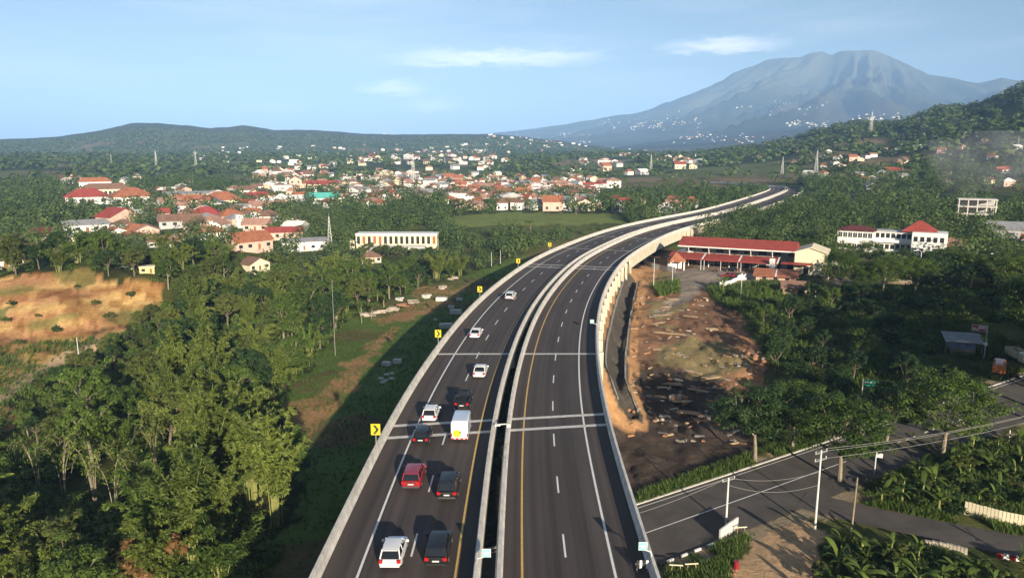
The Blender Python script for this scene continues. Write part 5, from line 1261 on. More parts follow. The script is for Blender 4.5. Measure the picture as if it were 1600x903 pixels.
# low scrub under the trees and on the pit's edges
X, Y = wedge(9000, 55, 270, -41, 41); Zh = height(X, Y); px, py = project(X, Y, Zh)
m = ((X < road_x(Y) - 16) & ~inpoly(px, py, Z_CLEAR) & ~inpoly(px, py, Z_QUARRY) & (pdist(X, Y, plw) > 2.5)) | inpoly(px, py, Z_DARKR)
for p in Z_QGRASS: m |= inpoly(px, py, p) & (rng.random(len(X)) < .25)
tx_, ty_ = project(X, Y, Zh + 2.2); m &= ~(inpoly(tx_, ty_, Z_QUARRY) & (tx_ < 235)) & ~inpoly(tx_, ty_, [(1462, 502), (1620, 500), (1620, 605), (1530, 600), (1462, 565)])
m &= clear_of_buildings(X, Y, .9) & (pdist(X, Y, RL) > 8) & (rng.random(len(X)) < .42) & (np.hypot(X, Y) < 262)
X, Y, Zh = X[m], Y[m], Zh[m]; S = rng.uniform(1.4, 3.4, len(X))
print('SCRUB', len(X))
scatter_mesh('scrub', [card_tree(440 + i, 110, .17) for i in range(4)], X, Y, Zh - .25, S, S * rng.uniform(.6, 1, len(X)), rng.uniform(0, .9, len(X)), 'leaf_mid', 'low scrub filling the gaps between the trees')

# ------------------------------------------------------------------ vehicles
TYRE = MB(); _r = []
for k_, (xx, rr) in enumerate(((-.11, .2), (-.11, .3), (-.07, .33), (.07, .33), (.11, .3), (.11, .2))): _r.append([(xx, rr * math.cos(a), rr * math.sin(a)) for a in np.linspace(0, 2 * math.pi, 15)[:-1]])
TYRE = TYRE.loft(_r).mesh('tyre', ['rubber'], True)
RIM = MB().tube([(-.118, 0, 0), (.118, 0, 0)], .2, 10).mesh('rim', ['rim'])


def body_ring(y, w, zl, zh):
    return [(-w * .86, y, zl), (-w, y, zl + .14), (-w * 1.0, y, zl + (zh - zl) * .62), (-w * .93, y, zh - .05), (-w * .8, y, zh), (w * .8, y, zh), (w * .93, y, zh - .05), (w, y, zl + (zh - zl) * .62), (w, y, zl + .14), (w * .86, y, zl)]
def car_proto(L, W, Hh, paint, kind='hatch', chrome=False):
    w = W / 2; h = L / 2; belt = {'hatch': .92, 'sedan': .90, 'suv': 1.05, 'pickup': 1.05}[kind]; hood = belt - .06; parts = []
    st = [(-h, .80, .42, .74), (-h + .06, .90, .30, belt - .10), (-h + .35, 1.0, .24, belt), (-h * .4, 1.0, .22, belt), (h * .30, 1.0, .22, belt), (h * .52, 1.0, .22, hood), (h - .3, .95, .24, hood - .1), (h - .06, .84, .3, hood - .26), (h, .7, .42, .62)]
    parts.append(('body', MB().loft([body_ring(y, w * f, zl, zh) for y, f, zl, zh in st]).mesh('body', [paint], False)))
    yb0, yb1, yr0, yr1 = {'hatch': (-h + .16, h * .46, -h + .58, h * .10), 'suv': (-h + .14, h * .46, -h + .42, h * .12), 'sedan': (-h + .62, h * .44, -h + 1.25, h * .08), 'pickup': (-h * .10, h * .48, -h * .02, h * .16)}[kind]
    bw, rw = w * .90, w * .72; zt = Hh - .07
    def ring(z, y0, y1, ww, c=.12): return [(-ww + c, y0, z), (ww - c, y0, z), (ww, y0 + c, z), (ww, y1 - c, z), (ww - c, y1, z), (-ww + c, y1, z), (-ww, y1 - c, z), (-ww, y0 + c, z)]
    parts.append(('window_glass', MB().loft([ring(belt - .06, yb0, yb1, bw), ring(zt, yr0, yr1, rw)]).mesh('window_glass', ['glass'])))
    parts.append(('roof', MB().loft([ring(zt - .04, yr0 - .06, yr1 + .05, rw + .04), ring(zt + .035, yr0 - .02, yr1 + .0, rw), ring(Hh, yr0 + .25, yr1 - .25, rw - .2)]).mesh('roof', [paint], False)))
    pil = MB()
    for sx in (-1, 1):
        for (ya, yb_) in ((yb0 + .05, yr0 + .02), (yb1 - .06, yr1 - .02), ((yb0 + yb1) / 2 - .1, (yr0 + yr1) / 2 - .05)):
            parts.append(('pillar', MB().tube([(sx * (bw - .03), ya, belt - .05), (sx * (rw + .0), yb_, zt + .0)], .055, 5).mesh('pillar', [paint])))
    if kind == 'pickup':
        parts.append(('cargo_bed', MB().box(-w * .82, w * .82, -h + .18, -h * .16, belt - .02, belt + .015).mesh('cargo_bed', ['rubber'])))
        for sx in (-1, 1): parts.append(('bed_side', MB().box(sx * w * .95 - .05, sx * w * .95 + .05, -h + .1, -h * .12, belt - .05, belt + .22).mesh('bed_side', [paint])))
        parts.append(('tailgate', MB().box(-w * .9, w * .9, -h + .02, -h + .1, belt - .3, belt + .2).mesh('tailgate', [paint])))
    for sx in (-1, 1):
        zt0 = belt - .30 if kind != 'suv' else belt - .34
        parts.append(('tail_light', MB().box(min(sx * w * .60, sx * w * .93), max(sx * w * .60, sx * w * .93), -h - .012, -h + .22, zt0, zt0 + .24).mesh('tail_light', ['lamp_red'])))
        parts.append(('headlight', MB().box(min(sx * w * .5, sx * w * .86), max(sx * w * .5, sx * w * .86), h - .22, h - .02, hood - .42, hood - .28).mesh('headlight', ['plate'])))
        parts.append(('mirror', MB().box(min(sx * (w - .02), sx * (w + .2)), max(sx * (w - .02), sx * (w + .2)), h * .32, h * .32 + .12, belt - .02, belt + .16, 0, .02).mesh('mirror', [paint])))
    parts.append(('number_plate', MB().box(-.26, .26, -h - .014, -h + .05, .62, .74).mesh('number_plate', ['plate'])))
    parts.append(('bumper', MB().box(-w * .84, w * .84, -h - .035, -h + .2, .34, .50, 0, .02).mesh('bumper', ['chrome' if chrome else ('rubber' if kind in ('suv', 'pickup') else paint)])))
    if kind in ('suv', 'hatch'): parts.append(('rear_spoiler', MB().box(-rw + .05, rw - .05, yr0 - .2, yr0 + .06, zt - .02, zt + .03).mesh('rear_spoiler', [paint])))
    if chrome: parts.append(('chrome_strip', MB().box(-w * .55, w * .55, -h - .02, -h + .1, belt - .22, belt - .14).mesh('chrome_strip', ['chrome'])))
    return parts, W, L
def place_car(spec, label, x, y, z, rz, cat='car', name='car'):
    parts, W, L = spec; t = thing(name, label, cat, (x, y, z), rz, None)
    for n, me in parts:
        o = ob(n, me, t)
        if n in ('body', 'roof', 'cab', 'window_glass', 'cargo_cover'):
            me.polygons.foreach_set('use_smooth', [True] * len(me.polygons))
            b = o.modifiers.new('bevel', 'BEVEL'); b.width = .09 if n != 'window_glass' else .05; b.segments = 3; b.limit_method = 'ANGLE'; b.angle_limit = R(22); b.harden_normals = True
    for sx in (-1, 1):
        for yy in (-L * .30, L * .31):
            q = ob('wheel', TYRE, t, (sx * (W / 2 - .10), yy, .33)); ob('rim', RIM, q)
    return t
def on_road(px, py):
    x, y = plane_pt(px, py, DECK); s = s_at_y(y); d = road_dir(s); return x, y, s, -math.atan2(d[0], d[1])
HATCH_W = car_proto(4.0, 1.74, 1.52, 'car_white'); HATCH_B = car_proto(3.9, 1.72, 1.52, 'car_black'); MPV_B = car_proto(4.5, 1.8, 1.68, 'car_black', 'suv'); SUV_R = car_proto(4.5, 1.84, 1.68, 'car_red', 'suv', True)
SUV_B = car_proto(4.7, 1.88, 1.80, 'car_black', 'suv', True); SED_W = car_proto(4.5, 1.78, 1.46, 'car_white', 'sedan'); PICK_B = car_proto(5.2, 1.86, 1.78, 'car_black', 'pickup'); SUV_W = car_proto(4.4, 1.8, 1.66, 'car_white', 'suv'); SED_G = car_proto(4.4, 1.76, 1.48, 'car_grey', 'sedan'); HATCH_S = car_proto(3.9, 1.7, 1.52, 'car_silver')
for spec, px, py, lb, off in ((HATCH_W, 609, 892, 'white hatchback nearest the camera in the outer lane', 2.0), (MPV_B, 681, 889, 'black people carrier nearest the camera, beside the white hatchback', 2.2), (SUV_R, 642, 767, 'dark red sport utility car, the only red one on the road', 2.2),
                              (SUV_B, 698, 784, 'black sport utility car with chrome strip right of the red car', 2.3), (HATCH_B, 657, 697, 'black hatchback on the double joint strip left of the van', 1.9), (HATCH_W, 670, 661, 'white hatchback just ahead of the black hatchback', 2.0),
                              (PICK_B, 721, 642, 'black pickup truck just ahead of the white van', 2.6), (SED_W, 748, 592, 'white sedan past the single joint strip, third from the front', 2.2), (SED_W, 741, 530, 'white sedan in the outer lane, second from the front', 2.2), (SUV_W, 795, 470, 'white sport utility car leading the queue far ahead', 2.2)):
    x, y, s, rz = on_road(px, py); d = road_dir(s); place_car(spec, lb, x + d[0] * off, y + d[1] * off, DECK + .004, rz)
# tall white delivery van
def van_proto():
    w, h = .92, 2.45; parts = []
    def rg(y, ww, zl, zh): return [(-ww * .95, y, zl), (-ww, y, zl + .1), (-ww, y, zh - .25), (-ww * .86, y, zh), (ww * .86, y, zh), (ww, y, zh - .25), (ww, y, zl + .1), (ww * .95, y, zl)]
    parts.append(('body', MB().loft([rg(-h, w, .36, 2.38), rg(-h + .05, w, .3, 2.42), rg(.9, w, .28, 2.42), rg(1.35, w, .28, 2.25), rg(1.9, w * .97, .28, 1.35), rg(h - .05, w * .9, .3, 1.1), rg(h, w * .8, .4, .8)]).mesh('body', ['van_white'])))
    parts.append(('rear_door', MB().box(-.78, .78, -h - .03, -h + .01, .5, 2.22).mesh('rear_door', ['car_white'])))
    pr = MB(); a = [(-.28 + .44 * math.cos(t) * (1 + .12 * math.sin(5 * t)), -h - .036, 1.0 + .42 * math.sin(t)) for t in np.linspace(0, 6.283, 18)[:-1]]; pr.add(a, [tuple(range(17))]); parts.append(('yellow_print', pr.mesh('yellow_print', ['yellow_print'])))
    parts.append(('door_handle', MB().box(.0, .16, -h - .06, -h - .028, 1.05, 1.22).mesh('door_handle', ['rubber'])))
    parts.append(('windscreen', MB().add([(-.8, 1.42, 2.2), (.8, 1.42, 2.2), (.84, 1.93, 1.4), (-.84, 1.93, 1.4)], [(3, 2, 1, 0)]).mesh('windscreen', ['glass'])))
    parts.append(('bumper', MB().box(-.86, .86, -h - .06, -h + .1, .34, .5).mesh('bumper', ['sign_red'])))
    for q in (-.5, 0, .5): parts.append(('reflector', MB().box(q - .1, q + .1, -h - .075, -h - .055, .37, .47).mesh('reflector', ['plate'])))
    for s in (-1, 1):
        parts.append(('tail_light', MB().box(s * .86 - .06, s * .86 + .06, -h - .03, -h + .05, .6, 1.0).mesh('tail_light', ['lamp_red'])))
        parts.append(('side_window', MB().box(s * .915 - .02, s * .915 + .02, .7, 1.5, 1.35, 1.95).mesh('side_window', ['glass'])))
        parts.append(('mirror', MB().box(s * 1.05 - .09, s * 1.05 + .09, 1.55, 1.65, 1.3, 1.6).mesh('mirror', ['rubber'])))
    return parts, 1.84, 4.9
x, y, s, rz = on_road(718, 691); d = road_dir(s); place_car(van_proto(), 'tall white delivery van with yellow print on its rear door', x + d[0] * 2.5, y + d[1] * 2.5, DECK + .004, rz, 'van', 'delivery_van')
# trucks on the lower road and cars parked at the shops
def truck_proto(paint, bed, open_top):
    parts = [('chassis', MB().box(-.5, .5, -3.2, 3.0, .55, .8).mesh('chassis', ['rubber'])), ('cab', MB().loft([[(-1, y_, .6), (-1, y_, z_), (-.85, y_, z_ + .15), (.85, y_, z_ + .15), (1, y_, z_), (1, y_, .6)] for y_, z_ in ((1.2, 2.2), (2.5, 2.2), (3.0, 1.5), (3.15, 1.3))]).mesh('cab', [paint])),
             ('windscreen', MB().add([(-.85, 2.6, 2.2), (.85, 2.6, 2.2), (.9, 3.03, 1.5), (-.9, 3.03, 1.5)], [(3, 2, 1, 0)]).mesh('windscreen', ['glass']))]
    if open_top:
        parts += [('bed_floor', MB().box(-1.1, 1.1, -3.3, 1.05, .82, .95).mesh('bed_floor', ['timber']))]
        for s in (-1, 1): parts.append(('bed_side', MB().box(s * 1.1 - .05, s * 1.1 + .05, -3.3, 1.05, .96, 2.3).mesh('bed_side', [bed])))
        for q in (-3.3, 1.0): parts.append(('bed_end', MB().box(-1.04, 1.04, q - .04, q + .04, .96, 2.3).mesh('bed_end', [bed])))
    else: parts.append(('cargo_cover', MB().loft([[(-1.05, y_, .9), (-1.1, y_, 1.9), (-.6, y_, 2.5 + z_), (.6, y_, 2.5 + z_), (1.1, y_, 1.9), (1.05, y_, .9)] for y_, z_ in ((-3.3, -.2), (-2, .05), (-.6, -.05), (1.05, 0))]).mesh('cargo_cover', [bed])))
    return parts, 2.1, 6.4
def heading(P, px, py): 
    x, y, z = U(px, py); i = int(np.argmin(np.hypot(P[:, 0] - x, P[:, 1] - y))); i = min(max(i, 1), len(P) - 2); d = P[i + 1] - P[i - 1]; return x, y, z, -math.atan2(d[0], d[1])
for px, py, pt, bd, op, lb, nm, ex in ((1560, 584, 'car_orange', 'car_orange', False, 'orange truck with bulging orange cover parked near the red sign', 'truck', .45), (1592, 566, 'car_cream', 'car_cream', True, 'cream truck with open high sided bed cut by the right edge', 'truck', -2.2)):
    x, y, z, rz = heading(RL, px, py); place_car(truck_proto(pt, bd, op), lb, x, y, z + .06, rz + ex, 'truck', nm)
for sp, px, py, lb, ex in ((HATCH_B, 1078, 412, 'black car parked by the white gabled shed', 1.2), (SED_G, 1122, 414, 'grey car parked under the left red awning', .4), (HATCH_S, 1137, 415, 'silver car parked under the middle red awning', .4), (SUV_W, 1155, 417, 'white car parked under the right red awning', .4), (SUV_R, 1137, 434, 'red car parked at the low white wall', 1.4), (HATCH_B, 1143, 424, 'black car in the shade before the shops', 1.3)):
    x, y, z = U(px, py); place_car(sp, lb, x, y, z + .05, facing(x, y, ex))
def motorbike(px, py, lb, rz):
    x, y, z = U(px, py); t = thing('motorbike', lb, 'motorbike', (x, y, z + .06), rz)
    for q in (-.6, .6): ob('wheel', MB().tube([(-.05, q, .3), (.05, q, .3)], .3, 12).mesh('wheel', ['rubber']), t)
    ob('frame', MB().tube([(0, -.6, .35), (0, -.1, .5), (0, .45, .75), (0, .6, .3)], .08, 5).mesh('frame', ['black_paint']), t); ob('seat', MB().box(-.12, .12, -.65, .1, .68, .8).mesh('seat', ['rubber']), t); ob('tank', MB().box(-.14, .14, .1, .45, .62, .9, 0, .04).mesh('tank', ['car_red']), t)
    ob('handlebar', MB().tube([(-.33, .42, 1.0), (0, .5, .95), (.33, .42, 1.0)], .03, 5).mesh('handlebar', ['steel']), t)
motorbike(1583, 590, 'small dark motorbike on the road beside the orange truck', .8); motorbike(1117, 425, 'motorbike parked in front of the shops', 1.0)

# ------------------------------------------------------------------ poles, wires, lamps, signs
def hgt_to(x, y, z, py_top):
    lo, hi = 0, 40
    for _ in range(40):
        m = (lo + hi) / 2; q = project(x, y, z + m)[1]
        if q > py_top: lo = m
        else: hi = m
    return lo
def pole(px, py, pt, lb, arms=0, r=.14, m='pole_paint', name='utility_pole', cat='pole', rz=.5):
    x, y, z = U(px, py); h = hgt_to(x, y, z, pt); t = thing(name, lb, cat, (x, y, z), rz)
    ob('shaft', MB().tube([(0, 0, -.4), (0, 0, h)], [r, r * .65], 8).mesh('shaft', [m]), t)
    for k in range(arms):
        a = ob('crossarm', MB().box(-1.0, 1.0, -.06, .06, h - .35 - .9 * k, h - .22 - .9 * k).mesh('crossarm', ['steel']), t)
        for q in (-.9, 0, .9) if k == 0 else (-.9, .9): ob('insulator', MB().tube([(q, 0, h - .22 - .9 * k), (q, 0, h + .02 - .9 * k)], .06, 6).mesh('insulator', ['concrete']), a)
    return t, Vector((x, y, z + h))
p1, t1 = pole(1273, 828, 703, 'tallest pale concrete wire pole beside the dirt triangle', 2)
p2, t2_ = pole(1134, 822, 746, 'shorter wire pole standing by the concrete wall piece', 1)
p3, t3 = pole(1330, 832, 745, 'bare leaning pole beside the side lane', 0, .13, 'bark_pale'); p3.rotation_euler.x = .02
p4_, t4 = pole(1700, 690, 620, 'wire pole past the right edge', 2)
def wire(a, b, sag, lb):
    a, b = Vector(a), Vector(b); pts = [a.lerp(b, t) + Vector((0, 0, -sag * 4 * t * (1 - t))) for t in np.linspace(0, 1, 15)]
    mb = MB().tube([tuple(p) for p in pts], .019, 4); tag(ob('power_wire', mb.mesh('power_wire', ['wire'])), lb, 'wire', 'overhead power wires')
for k, (dz, q) in enumerate(((0, -.9), (0, .9), (-.9, -.9))): wire(t1 + Vector((q * .8, q * .5, dz)), t4 + Vector((q * .8, q * .5, dz)), 1.0, ('upper', 'second', 'lowest')[k] + ' overhead wire from the tallest pole towards the right edge')
wire(t1 + Vector((0, 0, -2.6)), t2_, .7, 'upper overhead wire between the tallest pole and the shorter pole'); wire(t1 + Vector((0, 0, -4.2)), t2_ + Vector((0, 0, -.9)), .9, 'lower overhead wire between the tallest pole and the shorter pole')
wire(t2_, Vector(t2_) + Vector((-26, -9, -3)), 1.2, 'overhead wire running from the shorter pole under the toll road')
def street_lamp(px, py, pt, lb):
    x, y, z = U(px, py); h = hgt_to(x, y, z, pt); t = thing('street_lamp', lb, 'street lamp', (x, y, z), 0, 'street lamps on the upper road')
    ob('shaft', MB().tube([(0, 0, -.3), (0, 0, h - 1)], [.13, .09], 7).mesh('shaft', ['pole_paint']), t)
    for s, l in ((1, 2.2), (-1, 1.6)):
        a = ob('arm', MB().tube([(0, 0, h - 1), (s * .2, 0, h - .3), (s * l * .5, 0, h), (s * l, 0, h - .05)], .06, 5).mesh('arm', ['pole_paint']), t); ob('lamp_head', MB().box(min(s * l, s * (l + .7)), max(s * l, s * (l + .7)), -.14, .14, h - .14, h + .0).mesh('lamp_head', ['white_paint']), a)
    ob('base', MB().box(-.4, .4, -.4, .4, -.3, .6).mesh('base', ['white_paint']), t)
street_lamp(1435, 441, 391, 'double armed street lamp in front of the white school'); street_lamp(1555, 438, 396, 'double armed street lamp at the right, beside dense trees')
for px, py, pt, lb in ((1157, 472, 426, 'thin grey pole in the tall grass before the low stall'), (1021, 450, 404, 'left one of two thin poles at the yard entrance'), (1050, 446, 407, 'right one of two thin poles at the yard entrance'), (123, 557, 527, 'pale short post beside the dirt track at left'), (1306, 437, 408, 'thin sign pole at the upper road'), (782, 412, 391, 'short utility pole beside the curve, right of a pair'), (768, 416, 394, 'short utility pole beside the curve, left of a pair')):
    pole(px, py, pt, lb, 0, .09, 'pole_paint', 'pole', 'pole')
pole(524, 556, 440, 'tall thin grey pole at the edge of the sunny clearing', 0, .055, 'wire', 'pole', 'pole')
def sign(px, py, pt, lb, pw, phh, m, side, detail):
    x, y, z = U(px, py); h = hgt_to(x, y, z, pt); t = thing('road_sign', lb, 'road sign', (x, y, z), facing(x, y))
    ob('post', MB().tube([(0, 0, -.3), (0, 0, h)], .09, 6).mesh('post', ['pole_paint']), t); x0 = .1 if side > 0 else -pw - .1
    b = ob('sign_panel', MB().box(x0, x0 + pw, -.05, .05, h - phh - .1, h - .1).mesh('sign_panel', [m]), t)
    for u0, u1, v0, v1 in detail: ob('lettering', MB().box(x0 + u0 * pw, x0 + u1 * pw, -.07, -.052, h - .1 - v1 * phh, h - .1 - v0 * phh).mesh('lettering', ['white_paint']), b)
    return t, h
t, h = sign(1537, 562, 508, 'red signboard with white lettering on a tall post', 2.6, 1.35, 'sign_red', -1, ((.03, .97, .02, .07), (.03, .97, .93, .98), (.03, .06, .07, .93), (.94, .97, .07, .93), (.45, .9, .16, .34), (.1, .34, .46, .58), (.4, .9, .44, .60), (.1, .5, .70, .82)))
ob('round_sign', MB().tube([(0, -.10, h * .46), (0, -.06, h * .46)], .38, 14).mesh('round_sign', ['white_paint']), t)
sign(1345, 634, 592, 'green direction sign in the shade behind the big trees', 1.9, 1.0, 'sign_green', 1, ((.08, .2, .2, .8), (.3, .85, .25, .4)))
sign(1305, 436, 408, 'small pale sign plate at the upper road', 1.2, .9, 'white_paint', -1, ())
sign(1366, 741, 706, 'small pale sign on a thin post by the lower road', .7, .6, 'white_paint', 1, ())
t, _ = pole(1576, 690, 672, 'short white hooked post beside the lower road', 0, .11, 'white_paint', 'post', 'post')
# small panels hung on the parapets
def parapet_sign(px, py, off, lb, arm, side):
    x, y = plane_pt(px, py, DECK + 1.0); s = s_at_y(y); q = road_pt(s, off); d = road_dir(s); t = thing('parapet_sign', lb, 'sign', (q[0], q[1], DECK + 1.05), -math.atan2(d[0], d[1]))
    ob('bracket', MB().tube([(0, 0, -.08), (side * .1, 0, .35), (side * arm, 0, .55)], .05, 6).mesh('bracket', ['pole_paint']), t); p_ = ob('sign_panel', MB().box(side * arm - .3, side * arm + .3, -.05, .05, .5, 1.1).mesh('sign_panel', ['sign_teal']), t)
    ob('rim', MB().box(side * arm - .33, side * arm + .33, -.02, .03, .47, 1.13).mesh('rim', ['white_paint']), p_); ob('face', MB().box(side * arm - .15, side * arm + .15, -.065, -.052, .68, .92).mesh('face', ['white_paint']), p_)
parapet_sign(741, 880, -1.78, 'teal square panel on a bent bracket over the central gap', .75, 1)
parapet_sign(929, 507, 11.38, 'teal square panel on the right parapet in its shade', .9, -1)
parapet_sign(1010, 868, 11.38, 'pale box panel on the right parapet at the bottom edge', .7, -1)
x, y = plane_pt(992, 893, DECK); s = s_at_y(y); q = road_pt(s, 10.6); t = thing('barricade', 'striped barricade standing by the right parapet at the bottom edge', 'barricade', (q[0], q[1], DECK + .004), 0)
for k in range(4): ob('board', MB().box(-.45 + .24 * k, -.28 + .24 * k, -.03, .03, .35, 1.0).mesh('board', ['white_paint' if k % 2 else 'black_paint']), t)
ob('rail', MB().box(-.5, .5, .031, .07, .6, .75).mesh('rail', ['steel']), t)
for q_ in (-.4, .4): ob('leg', MB().tube([(q_, .05, 0), (q_, .05, .9)], .03, 5).mesh('leg', ['steel']), t)
# lamp post lying in the central gap at the double joint
x, y = plane_pt(781, 667, DECK + 1.0); s = s_at_y(y); q = road_pt(s, -.95); t = thing('lamp_post', 'small pale lamp on the central parapet beside the double joint', 'lamp', (q[0] + .75, q[1], DECK + 1.05), 0)
ob('arm', MB().tube([(.2, 0, -.06), (0, 0, .3), (-.9, 0, .25)], .07, 6).mesh('arm', ['pole_paint']), t); ob('lamp_head', MB().box(-1.3, -.7, -.16, .16, .12, .26).mesh('lamp_head', ['white_paint']), t); ob('box', MB().box(.0, .4, -.2, .2, -.02, .35).mesh('box', ['concrete']), t)

# ------------------------------------------------------------------ walls, fences, kerbside bits at bottom right
def wall_run(name, lb, cat, pts, hh, th, m, npan, post=None, z0=-.3):
    W = [U(*p) for p in pts]; t = thing(name, lb, cat, W[0]); o = Vector(W[0]); L = np.array([(w[0], w[1]) for w in W]); n = npan; s = np.r_[0, np.cumsum(np.hypot(*np.diff(L, axis=0).T))]
    for k in range(n):
        a = [np.interp(s[-1] * k / n, s, L[:, i]) for i in (0, 1)]; b = [np.interp(s[-1] * (k + 1) / n - .03, s, L[:, i]) for i in (0, 1)]; ln = math.hypot(b[0] - a[0], b[1] - a[1]); mm = m[k % len(m)]
        jz = random.uniform(-.04, .04)
        q = ob('panel', MB().box(0, ln, -th / 2, th / 2, z0, hh + jz, 0, .01).mesh('panel', [mm]), t, (a[0] - o.x, a[1] - o.y, H1(*a) - o.z), math.atan2(b[1] - a[1], b[0] - a[0]))
    return t
wall_run('fence', 'cream corrugated fence beside the side lane at the right edge', 'fence', [(1506, 803), (1560, 818), (1640, 836)], 1.7, .1, ['cream_paint'], 22)
wall_run('guard_rail', 'red and white painted guard rail at the bottom right edge', 'guard rail', [(1556, 874), (1600, 880), (1660, 888)], .8, .15, ['sign_red', 'white_paint'], 10, z0=.2)
wall_run('stone_wall', 'low pale rubble wall along the lower side of the lane', 'wall', [(1444, 852), (1480, 858), (1512, 866)], .7, .4, ['rock'], 12)
wall_run('wall', 'short concrete wall piece at the foot of the shorter pole', 'wall', [(1124, 846), (1152, 826)], 1.5, .2, ['concrete'], 3)
wall_run('wall', 'low white wall between the yard entrance and the tall grass', 'wall', [(1124, 448), (1148, 441), (1166, 437)], 1.4, .25, ['white_paint'], 5)
wall_run('wall', 'grey site fence under the toll road at the yard top', 'fence', [(976, 408), (1010, 416), (1055, 426)], 1.6, .12, ['concrete_dark', 'grey_paint'], 14)
wall_run('wall', 'pale stone bank edging the upper road', 'wall', [(1292, 437), (1350, 433), (1424, 443)], .9, .5, ['rock'], 18)
# ditch lips
for o_, nm in ((-1.75, 'left'), (1.75, 'right')):
    dp = dense(smooth_path(DITCH, 1.0, 3), 1.0); so = strip('ditch_kerb', dp, o_ - .16, o_ + .16, gz(-.5), ['concrete_dark'], None, .75); tag(so, 'concrete lip along the %s side of the ditch by the bank' % nm, 'kerb', 'lips of the drainage ditch')
BARR = Proto([('leg', MB().tube([(-.5, -.3, 0), (-.4, 0, 1.0)], .05, 5).mesh('leg', ['timber'])), ('leg', MB().tube([(.5, -.3, 0), (.4, 0, 1.0)], .05, 5).mesh('leg', ['timber'])), ('leg', MB().tube([(-.5, .3, 0), (-.4, 0, 1.0)], .05, 5).mesh('leg', ['timber'])), ('leg', MB().tube([(.5, .3, 0), (.4, 0, 1.0)], .05, 5)  .mesh('leg', ['timber'])), ('rail', MB().box(-.7, .7, -.05, .05, .95, 1.05).mesh('rail', ['cream_paint']))])
for px, py, lb in ((1056, 896, 'pale trestle barrier, left one at the bottom near the toll road'), (1080, 894, 'pale trestle barrier, middle one at the bottom edge'), (1157, 836, 'pale trestle barrier beside the concrete wall piece')):
    x, y, z = U(px, py); BARR.place('trestle_barrier', lb, 'barrier', (x, y, z), random.uniform(-.4, .4), 1.0, 'pale trestle barriers')

# ------------------------------------------------------------------ heaps, timber, blocks
def rock_mesh(seed, m, sq=.7):
    g = np.random.default_rng(seed); mb = MB(); rings = []
    for i, ph_ in enumerate(np.linspace(-1.2, 1.35, 5)):
        rings.append([(math.cos(a) * math.cos(ph_) * g.uniform(.75, 1.15), math.sin(a) * math.cos(ph_) * g.uniform(.75, 1.15), (math.sin(ph_) * sq + .25) * g.uniform(.9, 1.1)) for a in np.linspace(0, 6.283, 9)[:-1]])
    return mb.loft(rings).mesh('rock', [m])
ROCKS = [rock_mesh(600 + i, 'rock' if i % 2 else 'rock_red') for i in range(6)]
def timber_stack(px, py, lb, n, ln, rz, m='timber'):
    x, y, z = U(px, py); t = thing('timber_stack', lb, 'timber', (x, y, z), rz, 'timber lying in the dirt yard')
    me = MB().box(-ln / 2, ln / 2, -.11, .11, 0, .09).mesh('plank', [m])
    for k in range(n):
        o = ob('plank', me, t, (random.uniform(-.5, .5), (k % 5) * .3 - .6 + random.uniform(-.08, .08), .05 + .1 * (k // 5)), random.uniform(-.09, .09))
TS = [(1040, 480, 5, 3.2), (1050, 470, 6, 3), (1035, 492, 5, 3.6), (1028, 505, 6, 4), (1045, 521, 8, 6), (1065, 523, 8, 5), (1112, 515, 7, 4), (1100, 480, 5, 3), (1080, 495, 5, 3.4), (1055, 455, 5, 3), (1110, 560, 6, 4), (1060, 555, 6, 3), (1040, 575, 6, 4), (1015, 590, 5, 4), (1075, 580, 7, 5), (1050, 600, 6, 5), (1025, 620, 5, 3.5), (1090, 610, 6, 4), (1065, 628, 7, 4.5), (1110, 590, 6, 4), (1075, 645, 5, 4), (1030, 545, 5, 4.5)]
for k, (px, py, n, ln) in enumerate(TS[::1]):
    plc = ('at the sunny top of the dirt yard', 'across the middle of the dirt yard', 'in the shaded lower dirt yard')[0 if py < 500 else 1 if py < 565 else 2]
    timber_stack(px, py, ('short', 'long', 'loose', 'neat', 'pale')[k % 5] + (' low' if n < 6 else ' thick') + ' stack of planks ' + plc, n + random.randrange(-2, 4), ln * random.uniform(.5, 1.1), random.uniform(-.9, .8))
HP = [(1165, 572, 9, 2.6, 'sunlit earth and stone heap at the right end of the yard'), (1180, 560, 8, 2.4, 'reddish stone heap above the sunlit heap'), (1192, 580, 7, 2.0, 'small stone heap beside the green bank'), (1095, 470, 6, 1.6, 'pale stones by the yard track'), (1010, 465, 6, 1.6, 'clods beside the ditch top'), (1005, 475, 5, 1.4, 'few clods beside the ditch'), (1062, 622, 9, 2.0, 'rubble heap in the shaded yard'), (1105, 650, 8, 1.8, 'rubble near the roadside trees'), (985, 640, 7, 1.6, 'rubble at the lower end of the ditch'), (1030, 660, 6, 1.4, 'scattered stones in the darkest part of the yard'), (1130, 605, 6, 1.8, 'brown clods on the yard edge'), (1118, 470, 5, 1.5, 'pale blocks beside the green bank'), (1146, 890, 6, .7, 'small dark debris heap on the grass by the dirt triangle')]
for px, py, n, sp, lb in HP:
    x, y, z = U(px, py); t = thing('stone_heap', lb, 'stones', (x, y, z), random.uniform(0, 6))
    for k in range(n): s_ = random.uniform(.25, .6) * (sp / 2); o = ob('stone', ROCKS[random.randrange(6)], t, (random.gauss(0, sp * .5), random.gauss(0, sp * .4), -.05), random.uniform(0, 6), s_)
x, y, z = U(1150, 888); t = tag(ob('red_drum', MB().loft([[(r_ * math.cos(a), r_ * math.sin(a), zz) for a in np.linspace(0, 6.283, 13)[:-1]] for r_, zz in ((.28, 0), (.3, .05), (.29, .4), (.31, .43), (.29, .46), (.29, .8), (.28, .86))]).mesh('red_drum', ['car_red']), None, (x, y, z)), 'small red drum beside the debris on the grass', 'drum')
